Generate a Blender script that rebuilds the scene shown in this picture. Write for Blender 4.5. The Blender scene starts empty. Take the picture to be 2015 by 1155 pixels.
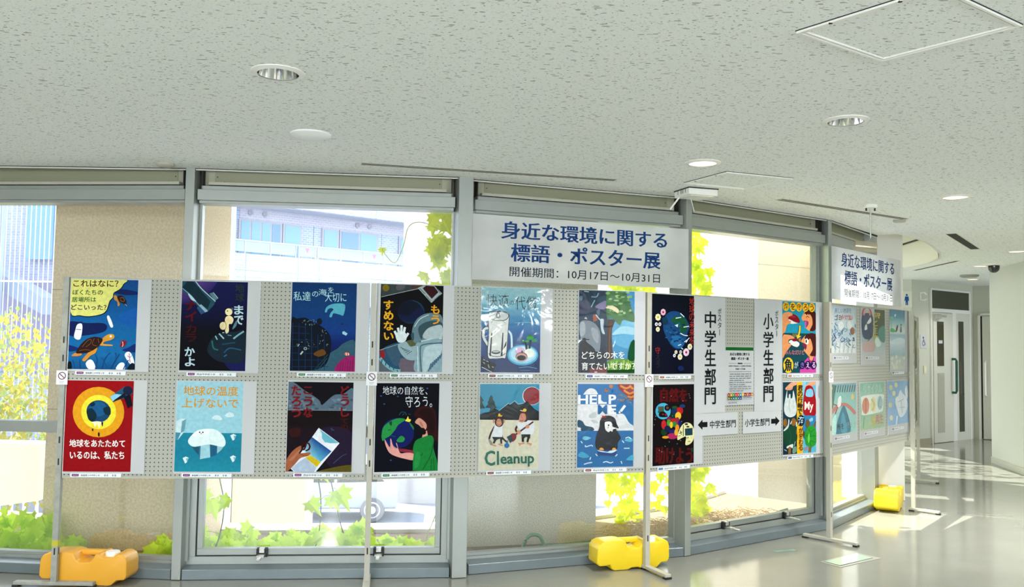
import bpy, bmesh, math, random
from math import sin, cos, pi, radians, atan2, hypot
from mathutils import Vector, Matrix

SC = bpy.context.scene
COL = SC.collection
random.seed(7)

# ------------------------------------------------------------------ camera
F_PX, PITCH, ROLL, EYE = 1693.28, 0.05572, -0.01594, 1.502
fw = Vector((0, cos(PITCH), sin(PITCH)))
dn0 = Vector((0, sin(PITCH), -cos(PITCH)))
rt = Vector((1, 0, 0)) * cos(ROLL) + dn0 * sin(ROLL)
dn = -Vector((1, 0, 0)) * sin(ROLL) + dn0 * cos(ROLL)
cam_data = bpy.data.cameras.new('camera')
cam_data.sensor_width = 36.0
cam_data.sensor_fit = 'HORIZONTAL'
cam_data.lens = F_PX / 2015 * 36.0
cam_data.clip_end = 300
cam = bpy.data.objects.new('camera', cam_data)
COL.objects.link(cam)
cam.matrix_world = Matrix(((rt.x, -dn.x, -fw.x, 0), (rt.y, -dn.y, -fw.y, 0), (rt.z, -dn.z, -fw.z, EYE), (0, 0, 0, 1)))
SC.camera = cam

# ------------------------------------------------------------------ world, sun, exposure
W = bpy.data.worlds.new('daylight')
SC.world = W
W.use_nodes = True
bg = W.node_tree.nodes['Background']
bg.inputs['Color'].default_value = (0.86, 0.935, 1.0, 1)
bg.inputs['Strength'].default_value = 2.0
SUN_DIR = Vector((-0.935 * cos(radians(48.7)), 0.355 * cos(radians(48.7)), sin(radians(48.7)))).normalized()
sd = bpy.data.lights.new('sun', 'SUN')
sd.energy = 7.0
sd.angle = radians(0.5)
sd.color = (1.0, 0.965, 0.90)
sun = bpy.data.objects.new('sun', sd)
COL.objects.link(sun)
sun.rotation_euler = SUN_DIR.to_track_quat('Z', 'Y').to_euler()
sun.location = (-8, 10, 12)
SC.view_settings.view_transform = 'Standard'
SC.view_settings.look = 'None'
SC.view_settings.gamma = 1.0
SC.view_settings.use_curve_mapping = False
SC.view_settings.exposure = 1.32
SC.cycles.max_bounces = 10
SC.cycles.diffuse_bounces = 6
SC.cycles.transparent_max_bounces = 24
SC.cycles.use_denoising = True
SC.cycles.sample_clamp_indirect = 8.0

# ------------------------------------------------------------------ helpers
def lin(c):
    if isinstance(c, str):
        c = tuple(int(c[i:i + 2], 16) for i in (0, 2, 4))
    return tuple(((v / 255) / 12.92 if v / 255 <= 0.04045 else ((v / 255 + 0.055) / 1.055) ** 2.4) for v in c)


def mat(name, col, rough=0.5, metal=0.0, noise=0.0, nscale=20.0, bump=0.0, bscale=60.0, coat=0.0, spec=None, sub=0.0, emit=0.0):
    m = bpy.data.materials.new(name)
    m.use_nodes = True
    nt = m.node_tree
    b = nt.nodes['Principled BSDF']
    b.inputs['Base Color'].default_value = (*col, 1)
    b.inputs['Roughness'].default_value = rough
    b.inputs['Metallic'].default_value = metal
    if spec is not None:
        b.inputs['Specular IOR Level'].default_value = spec
    if coat:
        b.inputs['Coat Weight'].default_value = coat
        b.inputs['Coat Roughness'].default_value = 0.08
    if sub:
        b.inputs['Subsurface Weight'].default_value = sub
        b.inputs['Subsurface Radius'].default_value = (0.05, 0.03, 0.01)
    if emit:
        b.inputs['Emission Color'].default_value = (*col, 1)
        b.inputs['Emission Strength'].default_value = emit
    if noise or bump:
        tc = nt.nodes.new('ShaderNodeTexCoord')
    if noise:
        n = nt.nodes.new('ShaderNodeTexNoise')
        n.inputs['Scale'].default_value = nscale
        n.inputs['Detail'].default_value = 6
        nt.links.new(tc.outputs['Object'], n.inputs['Vector'])
        mx = nt.nodes.new('ShaderNodeMix')
        mx.data_type = 'RGBA'
        mx.inputs[6].default_value = (*[v * (1 - noise) for v in col], 1)
        mx.inputs[7].default_value = (*[min(1, v * (1 + noise)) for v in col], 1)
        nt.links.new(n.outputs['Fac'], mx.inputs[0])
        nt.links.new(mx.outputs[2], b.inputs['Base Color'])
    if bump:
        n2 = nt.nodes.new('ShaderNodeTexNoise')
        n2.inputs['Scale'].default_value = bscale
        n2.inputs['Detail'].default_value = 5
        nt.links.new(tc.outputs['Object'], n2.inputs['Vector'])
        bp = nt.nodes.new('ShaderNodeBump')
        bp.inputs['Strength'].default_value = bump
        bp.inputs['Distance'].default_value = 0.01
        nt.links.new(n2.outputs['Fac'], bp.inputs['Height'])
        nt.links.new(bp.outputs['Normal'], b.inputs['Normal'])
    return m


def N(nt, typ, **kw):
    n = nt.nodes.new(typ)
    for k, v in kw.items():
        setattr(n, k, v)
    return n


def math_node(nt, op, a, b=None, c=None):
    n = N(nt, 'ShaderNodeMath', operation=op)
    for i, v in enumerate((a, b, c)):
        if v is None:
            continue
        if isinstance(v, (int, float)):
            n.inputs[i].default_value = v
        else:
            nt.links.new(v, n.inputs[i])
    return n.outputs[0]


def pane_mat(name, tint, refl, rough=0.0, bump=0.0, bscale=8.0, haze=0.0):
    """clear sheet: transparent body with a Fresnel mirror on its surface, optionally a little diffuse haze"""
    m = bpy.data.materials.new(name)
    m.use_nodes = True
    nt = m.node_tree
    nt.nodes.clear()
    out = N(nt, 'ShaderNodeOutputMaterial')
    tr = N(nt, 'ShaderNodeBsdfTransparent')
    tr.inputs[0].default_value = (*tint, 1)
    gl = N(nt, 'ShaderNodeBsdfGlossy')
    gl.inputs['Roughness'].default_value = rough
    # Schlick reflectance from the angle between surface and view, the same on both faces of the sheet
    geo = N(nt, 'ShaderNodeNewGeometry')
    dt = N(nt, 'ShaderNodeVectorMath', operation='DOT_PRODUCT')
    nt.links.new(geo.outputs['Incoming'], dt.inputs[1])
    nt.links.new(geo.outputs['Normal'], dt.inputs[0])
    f0 = ((refl - 1) / (refl + 1)) ** 2
    inv = math_node(nt, 'SUBTRACT', 1.0, math_node(nt, 'ABSOLUTE', dt.outputs['Value']))
    fres = math_node(nt, 'MULTIPLY_ADD', math_node(nt, 'POWER', inv, 5.0), 1 - f0, f0)
    mix = N(nt, 'ShaderNodeMixShader')
    if bump:
        tc = N(nt, 'ShaderNodeTexCoord')
        nz = N(nt, 'ShaderNodeTexNoise')
        nz.inputs['Scale'].default_value = bscale
        nz.inputs['Distortion'].default_value = 1.5
        nt.links.new(tc.outputs['Object'], nz.inputs['Vector'])
        bp = N(nt, 'ShaderNodeBump')
        bp.inputs['Strength'].default_value = bump
        bp.inputs['Distance'].default_value = 0.02
        nt.links.new(nz.outputs['Fac'], bp.inputs['Height'])
        nt.links.new(bp.outputs['Normal'], gl.inputs['Normal'])
        nt.links.new(bp.outputs['Normal'], dt.inputs[0])
    body = tr.outputs[0]
    if haze:
        df = N(nt, 'ShaderNodeBsdfDiffuse')
        df.inputs[0].default_value = (0.9, 0.9, 0.9, 1)
        mh = N(nt, 'ShaderNodeMixShader')
        mh.inputs[0].default_value = haze
        nt.links.new(tr.outputs[0], mh.inputs[1])
        nt.links.new(df.outputs[0], mh.inputs[2])
        body = mh.outputs[0]
    nt.links.new(fres, mix.inputs[0])
    nt.links.new(body, mix.inputs[1])
    nt.links.new(gl.outputs[0], mix.inputs[2])
    nt.links.new(mix.outputs[0], out.inputs[0])
    return m


class MB:
    """collects faces (with a material slot each) and links them as ONE mesh object"""
    def __init__(self):
        self.v, self.f, self.mi = [], [], []

    def add(self, vs, fs, mi=0, M=None):
        o = len(self.v)
        for p in vs:
            p = Vector(p)
            self.v.append(tuple(M @ p) if M is not None else tuple(p))
        for f in fs:
            self.f.append(tuple(i + o for i in f))
            self.mi.append(mi)
        return self

    def box(self, x0, x1, y0, y1, z0, z1, mi=0, M=None):
        vs = [(x, y, z) for z in (z0, z1) for y in (y0, y1) for x in (x0, x1)]
        return self.add(vs, [(0, 2, 3, 1), (4, 5, 7, 6), (0, 1, 5, 4), (2, 6, 7, 3), (0, 4, 6, 2), (1, 3, 7, 5)], mi, M)

    def prism(self, poly, a, b, axis='z', mi=0, M=None):
        """poly in the plane across AXIS, extruded from a to b"""
        def P(p, t):
            return (p[0], p[1], t) if axis == 'z' else ((p[0], t, p[1]) if axis == 'y' else (t, p[0], p[1]))
        n = len(poly)
        vs = [P(p, a) for p in poly] + [P(p, b) for p in poly]
        fs = [tuple(range(n - 1, -1, -1)), tuple(range(n, 2 * n))] + [(i, (i + 1) % n, n + (i + 1) % n, n + i) for i in range(n)]
        return self.add(vs, fs, mi, M)

    def lathe(self, prof, n=24, mi=0, M=None, cap=True):
        """profile (r, z) about the z axis"""
        vs = [(r * cos(2 * pi * k / n), r * sin(2 * pi * k / n), z) for r, z in prof for k in range(n)]
        fs = [(i * n + k, i * n + (k + 1) % n, (i + 1) * n + (k + 1) % n, (i + 1) * n + k) for i in range(len(prof) - 1) for k in range(n)]
        if cap:
            fs += [tuple(range(n - 1, -1, -1)), tuple(range((len(prof) - 1) * n, len(prof) * n))]
        return self.add(vs, fs, mi, M)

    def tube(self, pts, r, n=8, mi=0, M=None):
        pts = [Vector(p) for p in pts]
        rs = r if isinstance(r, (list, tuple)) else [r] * len(pts)
        vs, fs = [], []
        for i, p in enumerate(pts):
            d = (pts[min(i + 1, len(pts) - 1)] - pts[max(i - 1, 0)]).normalized()
            up = Vector((0, 0, 1)) if abs(d.z) < 0.9 else Vector((1, 0, 0))
            a = d.cross(up).normalized()
            b = d.cross(a)
            vs += [p + (a * cos(2 * pi * k / n) + b * sin(2 * pi * k / n)) * rs[i] for k in range(n)]
        for i in range(len(pts) - 1):
            fs += [(i * n + k, i * n + (k + 1) % n, (i + 1) * n + (k + 1) % n, (i + 1) * n + k) for k in range(n)]
        fs += [tuple(range(n - 1, -1, -1)), tuple(range((len(pts) - 1) * n, len(pts) * n))]
        return self.add(vs, fs, mi, M)

    def build(self, name, mats, parent=None, smooth=False, bevel=0.0, seg=2, M=None):
        me = bpy.data.meshes.new(name)
        me.from_pydata(self.v, [], self.f)
        for m in (mats if isinstance(mats, (list, tuple)) else [mats]):
            me.materials.append(m)
        me.polygons.foreach_set('material_index', self.mi)
        bm = bmesh.new()
        bm.from_mesh(me)
        bmesh.ops.recalc_face_normals(bm, faces=bm.faces)
        if bevel:
            bmesh.ops.bevel(bm, geom=list(bm.edges), offset=bevel, segments=seg, affect='EDGES', profile=0.5, clamp_overlap=True)
        bm.to_mesh(me)
        bm.free()
        if smooth:
            me.polygons.foreach_set('use_smooth', [True] * len(me.polygons))
            try:
                me.set_sharp_from_angle(angle=radians(40))
            except Exception:
                pass
        me.update()
        o = bpy.data.objects.new(name, me)
        COL.objects.link(o)
        if M is not None:
            o.matrix_world = M
        if parent is not None:
            o.parent = parent
        return o


def empty(name, loc=(0, 0, 0), rz=0.0, parent=None):
    o = bpy.data.objects.new(name, None)
    o.empty_display_size = 0.1
    COL.objects.link(o)
    o.location = loc
    o.rotation_euler = (0, 0, rz)
    if parent is not None:
        o.parent = parent
    return o


def tag(o, label, cat, group=None, kind=None):
    o['label'] = label
    o['category'] = cat
    if group:
        o['group'] = group
    if kind:
        o['kind'] = kind
    return o


def struct(o):
    o['kind'] = 'structure'
    return o


def frame(A, B):
    A, B = Vector(A), Vector(B)
    d = B - A
    return (A.x, A.y, 0.0), atan2(d.y, d.x), d.length


def smooth_pts(P, n=5, closed=True):
    out, k = [], len(P)
    rng = range(k) if closed else range(k - 1)
    for i in rng:
        if closed:
            p0, p1, p2, p3 = P[i - 1], P[i], P[(i + 1) % k], P[(i + 2) % k]
        else:
            p0, p1, p2, p3 = P[max(i - 1, 0)], P[i], P[i + 1], P[min(i + 2, k - 1)]
        for j in range(n):
            t = j / n
            out.append(tuple(0.5 * (2 * b + (c - a) * t + (2 * a - 5 * b + 4 * c - d) * t * t + (3 * b - a - 3 * c + d) * t ** 3)
                             for a, b, c, d in zip(p0, p1, p2, p3)))
    if not closed:
        out.append(tuple(P[-1]))
    return out


_txt = {}


def glyphs(s, bold=0.0):
    """outline mesh of a string in the built-in font, scaled into the unit box"""
    key = (s, bold)
    if key not in _txt:
        c = bpy.data.curves.new('lettering', 'FONT')
        c.body = s
        c.resolution_u = 2
        c.offset = bold
        o = bpy.data.objects.new('lettering', c)
        COL.objects.link(o)
        me = bpy.data.meshes.new_from_object(o.evaluated_get(bpy.context.evaluated_depsgraph_get()))
        vs = [(v.co.x, v.co.y) for v in me.vertices]
        fs = [tuple(p.vertices) for p in me.polygons]
        bpy.data.objects.remove(o)
        bpy.data.curves.remove(c)
        bpy.data.meshes.remove(me)
        x0, x1 = min(v[0] for v in vs), max(v[0] for v in vs)
        y0, y1 = min(v[1] for v in vs), max(v[1] for v in vs)
        _txt[key] = ([((x - x0) / (x1 - x0 + 1e-9), (y1 - y) / (y1 - y0 + 1e-9)) for x, y in vs], fs, (x1 - x0) / (y1 - y0 + 1e-9))
    return _txt[key]


WHITE_PT = 0.82      # brightness of the picture's white paper: printed colours are set relative to it


class Art:
    """a flat print: coloured shapes laid out in the flat picture's own coordinates (quad = its four corners in those coordinates)"""
    ASP = 1.38

    def __init__(self, quad, asp=1.38, gain=1.0):
        self.q = [Vector(p) for p in quad]
        self.asp, self.gain = asp, gain
        self.polys = []          # (verts in unit coords, faces, colours per vertex)

    def m(self, p):
        p = Vector(p)
        a, b, c, d = self.q
        s, t = 0.5, 0.5
        for _ in range(8):
            cur = a * (1 - s) * (1 - t) + b * s * (1 - t) + c * s * t + d * (1 - s) * t
            ds = (b - a) * (1 - t) + (c - d) * t
            dt = (d - a) * (1 - s) + (c - b) * s
            e = p - cur
            det = ds.x * dt.y - ds.y * dt.x
            s += (e.x * dt.y - e.y * dt.x) / det
            t += (ds.x * e.y - ds.y * e.x) / det
        return (min(1, max(0, s)), min(1, max(0, t)))

    def col(self, c):
        return tuple(min(0.92, v / WHITE_PT * self.gain) for v in lin(c)) + (1.0,)

    def raw(self, uv, faces, c):
        cc = self.col(c)
        self.polys.append((uv, faces, [cc] * len(uv)))
        return self

    def p(self, c, P):
        uv = [self.m(p) for p in P]
        return self.raw(uv, [tuple(range(len(uv)))], c)

    def s(self, c, P, n=4):
        return self.p(c, smooth_pts(P, n))

    def e(self, c, x, y, rx, ry=None, n=28):
        ry = rx if ry is None else ry
        return self.p(c, [(x + rx * cos(2 * pi * k / n), y + ry * sin(2 * pi * k / n)) for k in range(n)])

    def l(self, c, w, P, sm=True):
        if sm and len(P) > 2:
            P = smooth_pts(P, 4, False)
        P = [Vector(p) for p in P]
        L, R = [], []
        for i, p in enumerate(P):
            d = P[min(i + 1, len(P) - 1)] - P[max(i - 1, 0)]
            d = d.normalized() if d.length > 1e-6 else Vector((1, 0))
            nn = Vector((-d.y, d.x)) * w / 2
            L.append(p + nn)
            R.append(p - nn)
        uv = [self.m(p) for p in L] + [self.m(p) for p in R]
        k = len(P)
        return self.raw(uv, [(i, i + 1, k + i + 1, k + i) for i in range(k - 1)], c)

    def g(self, stops, n=1):
        """vertical colour run over the whole picture"""
        uv, fs, cs = [], [], []
        for t, c in stops:
            uv += [(0, t), (1, t)]
            cs += [self.col(c)] * 2
        for i in range(len(stops) - 1):
            fs.append((2 * i, 2 * i + 1, 2 * i + 3, 2 * i + 2))
        self.polys.append((uv, fs, cs))
        return self

    def quad(self, cs, P):
        """four corners with four colours"""
        self.polys.append(([self.m(p) for p in P], [(0, 1, 2, 3)], [self.col(c) for c in cs]))
        return self

    def t(self, c, s, x0, y0, x1, y1, bold=0.012):
        v, f, _ = glyphs(s, min(bold, 0.008))
        k = max(0.0, bold - 0.008) * 0.75 * (y1 - y0)      # heavier strokes: the same outline laid down again a little to each side
        for dx, dy in (((0, 0),) if k <= 0 else ((-k, -k * .6), (k, -k * .6), (-k, k * .6), (k, k * .6))):
            self.raw([self.m((x0 + dx + (x1 - x0) * a, y0 + dy + (y1 - y0) * b)) for a, b in v], f, c)
        return self

    def v(self, c, s, x0, y0, x1, y1, bold=0.02, gap=0.12):
        n = len(s)
        h = (y1 - y0) / n
        for i, ch in enumerate(s):
            if ch == 'ー':
                xm = (x0 + x1) / 2
                w = (x1 - x0) * 0.07
                self.p(c, [(xm - w, y0 + h * (i + .1)), (xm + w, y0 + h * (i + .1)), (xm + w, y0 + h * (i + .95)), (xm - w, y0 + h * (i + .95))])
                continue
            k = 0.1 if ch in 'いにこ' else 0.0
            self.t(c, ch, x0, y0 + h * (i + gap / 2 + k), x1, y0 + h * (i + 1 - gap / 2 - k), bold)
        return self

    def build(self, name, w, h, parent, mt, loc=(0, 0, 0), step=0.00008):
        """picture w x h metres; its top left corner is at LOC, it faces local -y"""
        vs, fs, cs = [], [], []
        for k, (uv, faces, cols) in enumerate(self.polys):
            o = len(vs)
            y = -step * (k + 1)
            vs += [(a * w, y, -b * h) for a, b in uv]
            fs += [tuple(i + o for i in f) for f in faces]
            cs += cols
        me = bpy.data.meshes.new(name)
        me.from_pydata(vs, [], fs)
        me.materials.append(mt)
        at = me.color_attributes.new('Col', 'FLOAT_COLOR', 'POINT')
        flat = [x for c in cs for x in c]
        at.data.foreach_set('color', flat)
        me.update()
        o = bpy.data.objects.new(name, me)
        COL.objects.link(o)
        o.parent = parent
        o.location = loc
        return o


# ------------------------------------------------------------------ materials
def print_mat(name, rough):
    m = bpy.data.materials.new(name)
    m.use_nodes = True
    nt = m.node_tree
    b = nt.nodes['Principled BSDF']
    at = N(nt, 'ShaderNodeAttribute', attribute_name='Col')
    tc = N(nt, 'ShaderNodeTexCoord')
    nz = N(nt, 'ShaderNodeTexNoise')
    nz.inputs['Scale'].default_value = 45
    nz.inputs['Detail'].default_value = 6
    nt.links.new(tc.outputs['Object'], nz.inputs['Vector'])
    k = math_node(nt, 'MULTIPLY_ADD', nz.outputs['Fac'], 0.5, 0.75)
    mx = N(nt, 'ShaderNodeVectorMath', operation='SCALE')
    nt.links.new(at.outputs['Color'], mx.inputs[0])
    nt.links.new(k, mx.inputs[3])
    nt.links.new(mx.outputs[0], b.inputs['Base Color'])
    b.inputs['Roughness'].default_value = rough
    b.inputs['Specular IOR Level'].default_value = 0.08
    return m


M_PRINT = print_mat('printed_paint', 0.6)
M_INK = mat('ink', (0.012, 0.012, 0.014), 0.6)
M_NAVY = mat('navy_ink', (0.006, 0.02, 0.11), 0.6)
M_PAPER = mat('paper', (0.53, 0.55, 0.565), 0.6, noise=0.02, nscale=6)
M_SLEEVE = pane_mat('clear_plastic', (0.97, 0.97, 0.97), 1.28, 0.07, bump=0.14, bscale=6)
M_GLASS = pane_mat('window_glass', (0.985, 0.995, 0.99), 2.0)
M_ALU = mat('aluminium', (0.35, 0.375, 0.355), 0.34, 0.4, noise=0.05, nscale=14)
M_SILL_SHADED = mat('grey_blue_sill', (0.185, 0.225, 0.245), 0.3, 0.3, noise=0.12, nscale=9)  # same metal as the frames; shading from the boards put into its colour
M_BLACK = mat('black_rubber', (0.012, 0.012, 0.013), 0.5)
M_BEIGE = mat('beige_panel', (0.48, 0.47, 0.385), 0.5, noise=0.03)
M_POST = mat('post_paint', (0.46, 0.45, 0.38), 0.4, noise=0.06, nscale=30)
M_POST_WORN = mat('worn_grey_paint', (0.33, 0.34, 0.30), 0.45, noise=0.35, nscale=25)
M_SLOT = mat('slot_shadow', (0.015, 0.014, 0.012), 0.7)
M_WALL = mat('white_wall', (0.63, 0.635, 0.575), 0.45, bump=0.02, bscale=30)
M_WALL_GREY = mat('painted_wall', (0.56, 0.57, 0.48), 0.5)
M_TRIMW = mat('white_trim', (0.78, 0.78, 0.74), 0.35)
M_DOOR = mat('door_paint', (0.62, 0.62, 0.54), 0.4)
M_DARKGLASS = mat('dark_glass', (0.03, 0.033, 0.02), 0.08, spec=0.7)
M_CHROME = mat('chrome', (0.86, 0.86, 0.85), 0.09, 1.0)
M_STEEL = mat('brushed_steel', (0.55, 0.55, 0.52), 0.3, 0.9)
M_LAMPW = mat('lamp_white', (0.90, 0.89, 0.86), 0.4)
M_LAMPGLOW = mat('lamp_glow', (1.0, 0.86, 0.66), 0.4, emit=0.45)
M_GREEN_H = mat('green_handle', (0.01, 0.10, 0.065), 0.35)
M_YELLOW = mat('yellow_plastic', (0.83, 0.60, 0.012), 0.34, sub=0.12)
M_YELLOW_TINT = mat('amber_plastic', (0.80, 0.40, 0.035), 0.36, sub=0.12)  # same yellow plastic; amber cast of the light put into the colour
M_TAPE = mat('yellow_tape', (0.50, 0.47, 0.03), 0.5)


def ceiling_mat():
    m = bpy.data.materials.new('fissured_tile')
    m.use_nodes = True
    nt = m.node_tree
    b = nt.nodes['Principled BSDF']
    b.inputs['Roughness'].default_value = 0.85
    tc = N(nt, 'ShaderNodeTexCoord')

    def marks(scale, stretch, rot, thr, seed, jit):
        mp = N(nt, 'ShaderNodeMapping')
        mp.inputs['Scale'].default_value = (scale / stretch, scale, scale)
        mp.inputs['Rotation'].default_value = (0, 0, rot)
        mp.inputs['Location'].default_value = (seed, seed * 1.7, 0)
        wob = N(nt, 'ShaderNodeTexNoise')
        wob.inputs['Scale'].default_value = scale * 0.35
        add = N(nt, 'ShaderNodeMixRGB', blend_type='ADD')
        add.inputs[0].default_value = jit
        nt.links.new(tc.outputs['Object'], wob.inputs['Vector'])
        nt.links.new(tc.outputs['Object'], mp.inputs['Vector'])
        nt.links.new(mp.outputs[0], add.inputs[1])
        nt.links.new(wob.outputs['Color'], add.inputs[2])
        vo = N(nt, 'ShaderNodeTexVoronoi', feature='F1', voronoi_dimensions='2D')
        vo.inputs['Scale'].default_value = 1.0
        nt.links.new(add.outputs[0], vo.inputs['Vector'])
        # each cell gets its own pit size
        sep = N(nt, 'ShaderNodeSeparateColor')
        nt.links.new(vo.outputs['Color'], sep.inputs[0])
        size = math_node(nt, 'MULTIPLY', math_node(nt, 'POWER', sep.outputs[0], 2.0), thr)
        return math_node(nt, 'LESS_THAN', vo.outputs['Distance'], size)

    a = marks(36, 2.3, 0.30, 0.20, 3.1, 2.6)
    c = marks(48, 2.4, -0.5, 0.18, 9.4, 2.8)
    d = marks(40, 1.2, 0.1, 0.15, 5.7, 1.2)
    e = marks(80, 2.2, 0.15, 0.20, 2.3, 2.0)
    f2 = marks(95, 1.8, -0.3, 0.20, 7.9, 2.4)
    mk = math_node(nt, 'MAXIMUM', math_node(nt, 'MAXIMUM', math_node(nt, 'MULTIPLY', a, 0.8), math_node(nt, 'MULTIPLY', c, 0.5)), d)
    mk = math_node(nt, 'MAXIMUM', mk, math_node(nt, 'MAXIMUM', math_node(nt, 'MULTIPLY', e, 0.42), math_node(nt, 'MULTIPLY', f2, 0.3)))
    fine = N(nt, 'ShaderNodeTexNoise')
    fine.inputs['Scale'].default_value = 160
    nt.links.new(tc.outputs['Object'], fine.inputs['Vector'])
    f = math_node(nt, 'MULTIPLY_ADD', fine.outputs['Fac'], 0.16, 0.92)
    mx = N(nt, 'ShaderNodeMix', data_type='RGBA')
    mx.inputs[6].default_value = (0.87, 0.90, 0.885, 1)
    mx.inputs[7].default_value = (0.20, 0.21, 0.19, 1)
    nt.links.new(math_node(nt, 'MULTIPLY', mk, 0.8), mx.inputs[0])
    sc = N(nt, 'ShaderNodeVectorMath', operation='SCALE')
    nt.links.new(mx.outputs[2], sc.inputs[0])
    nt.links.new(f, sc.inputs[3])
    nt.links.new(sc.outputs[0], b.inputs['Base Color'])
    bp = N(nt, 'ShaderNodeBump')
    bp.inputs['Strength'].default_value = 0.35
    bp.inputs['Distance'].default_value = 0.004
    bp.invert = True
    nt.links.new(mk, bp.inputs['Height'])
    nt.links.new(bp.outputs['Normal'], b.inputs['Normal'])
    return m


def floor_mat():
    m = bpy.data.materials.new('polished_vinyl')
    m.use_nodes = True
    nt = m.node_tree
    b = nt.nodes['Principled BSDF']
    tc = N(nt, 'ShaderNodeTexCoord')
    n1 = N(nt, 'ShaderNodeTexNoise')
    n1.inputs['Scale'].default_value = 1.6
    n1.inputs['Detail'].default_value = 7
    n1.inputs['Roughness'].default_value = 0.6
    nt.links.new(tc.outputs['Object'], n1.inputs['Vector'])
    mx = N(nt, 'ShaderNodeMix', data_type='RGBA')
    mx.inputs[6].default_value = (0.19, 0.193, 0.162, 1)
    mx.inputs[7].default_value = (0.28, 0.28, 0.235, 1)
    nt.links.new(n1.outputs['Fac'], mx.inputs[0])
    nt.links.new(mx.outputs[2], b.inputs['Base Color'])
    n2 = N(nt, 'ShaderNodeTexNoise')
    n2.inputs['Scale'].default_value = 5
    n2.inputs['Detail'].default_value = 8
    nt.links.new(tc.outputs['Object'], n2.inputs['Vector'])
    r = math_node(nt, 'MULTIPLY_ADD', n2.outputs['Fac'], 0.14, 0.05)
    nt.links.new(r, b.inputs['Roughness'])
    b.inputs['Specular IOR Level'].default_value = 0.6
    bp = N(nt, 'ShaderNodeBump')
    bp.inputs['Strength'].default_value = 0.05
    bp.inputs['Distance'].default_value = 0.01
    nt.links.new(n2.outputs['Fac'], bp.inputs['Height'])
    nt.links.new(bp.outputs['Normal'], b.inputs['Normal'])
    return m


def pegboard_mat():
    m = bpy.data.materials.new('pegboard')
    m.use_nodes = True
    nt = m.node_tree
    b = nt.nodes['Principled BSDF']
    b.inputs['Roughness'].default_value = 0.55
    tc = N(nt, 'ShaderNodeTexCoord')
    sp = N(nt, 'ShaderNodeSeparateXYZ')
    nt.links.new(tc.outputs['Object'], sp.inputs[0])
    fx = math_node(nt, 'SUBTRACT', math_node(nt, 'FRACT', math_node(nt, 'MULTIPLY', sp.outputs[0], 40)), 0.5)
    fz = math_node(nt, 'SUBTRACT', math_node(nt, 'FRACT', math_node(nt, 'MULTIPLY', sp.outputs[2], 40)), 0.5)
    d = math_node(nt, 'SQRT', math_node(nt, 'ADD', math_node(nt, 'MULTIPLY', fx, fx), math_node(nt, 'MULTIPLY', fz, fz)))
    hole = math_node(nt, 'LESS_THAN', d, 0.15)
    mx = N(nt, 'ShaderNodeMix', data_type='RGBA')
    mx.inputs[6].default_value = (0.405, 0.41, 0.36, 1)
    mx.inputs[7].default_value = (0.02, 0.02, 0.018, 1)
    nt.links.new(hole, mx.inputs[0])
    nt.links.new(mx.outputs[2], b.inputs['Base Color'])
    return m


def plaster_mat(name, c, amount=0.3, scale=38):
    m = mat(name, c, 0.85, bump=0.6, bscale=scale)
    nt = m.node_tree
    b = nt.nodes['Principled BSDF']
    tc = N(nt, 'ShaderNodeTexCoord')
    nz = N(nt, 'ShaderNodeTexNoise')
    nz.inputs['Scale'].default_value = scale
    nz.inputs['Detail'].default_value = 4
    nt.links.new(tc.outputs['Object'], nz.inputs['Vector'])
    cr = N(nt, 'ShaderNodeValToRGB')
    cr.color_ramp.elements[0].position = 0.38
    cr.color_ramp.elements[0].color = (*[v * (1 - amount) for v in c], 1)
    cr.color_ramp.elements[1].position = 0.62
    cr.color_ramp.elements[1].color = (*c, 1)
    nt.links.new(nz.outputs['Fac'], cr.inputs[0])
    nt.links.new(cr.outputs[0], b.inputs['Base Color'])
    return m


def brick_mat(name, c1, c2, mortar, sx=1.0, rough=0.7, bw=0.5, rh=0.25):
    m = bpy.data.materials.new(name)
    m.use_nodes = True
    nt = m.node_tree
    b = nt.nodes['Principled BSDF']
    b.inputs['Roughness'].default_value = rough
    tc = N(nt, 'ShaderNodeTexCoord')
    sp = N(nt, 'ShaderNodeSeparateXYZ')
    cb = N(nt, 'ShaderNodeCombineXYZ')
    nt.links.new(tc.outputs['Object'], sp.inputs[0])
    nt.links.new(sp.outputs[0], cb.inputs[0])
    nt.links.new(sp.outputs[2], cb.inputs[1])
    br = N(nt, 'ShaderNodeTexBrick')
    br.inputs['Color1'].default_value = (*c1, 1)
    br.inputs['Color2'].default_value = (*c2, 1)
    br.inputs['Mortar'].default_value = (*mortar, 1)
    br.inputs['Scale'].default_value = sx
    br.inputs['Mortar Size'].default_value = 0.03
    br.inputs['Brick Width'].default_value = bw
    br.inputs['Row Height'].default_value = rh
    nt.links.new(cb.outputs[0], br.inputs['Vector'])
    nt.links.new(br.outputs[0], b.inputs['Base Color'])
    return m


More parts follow.
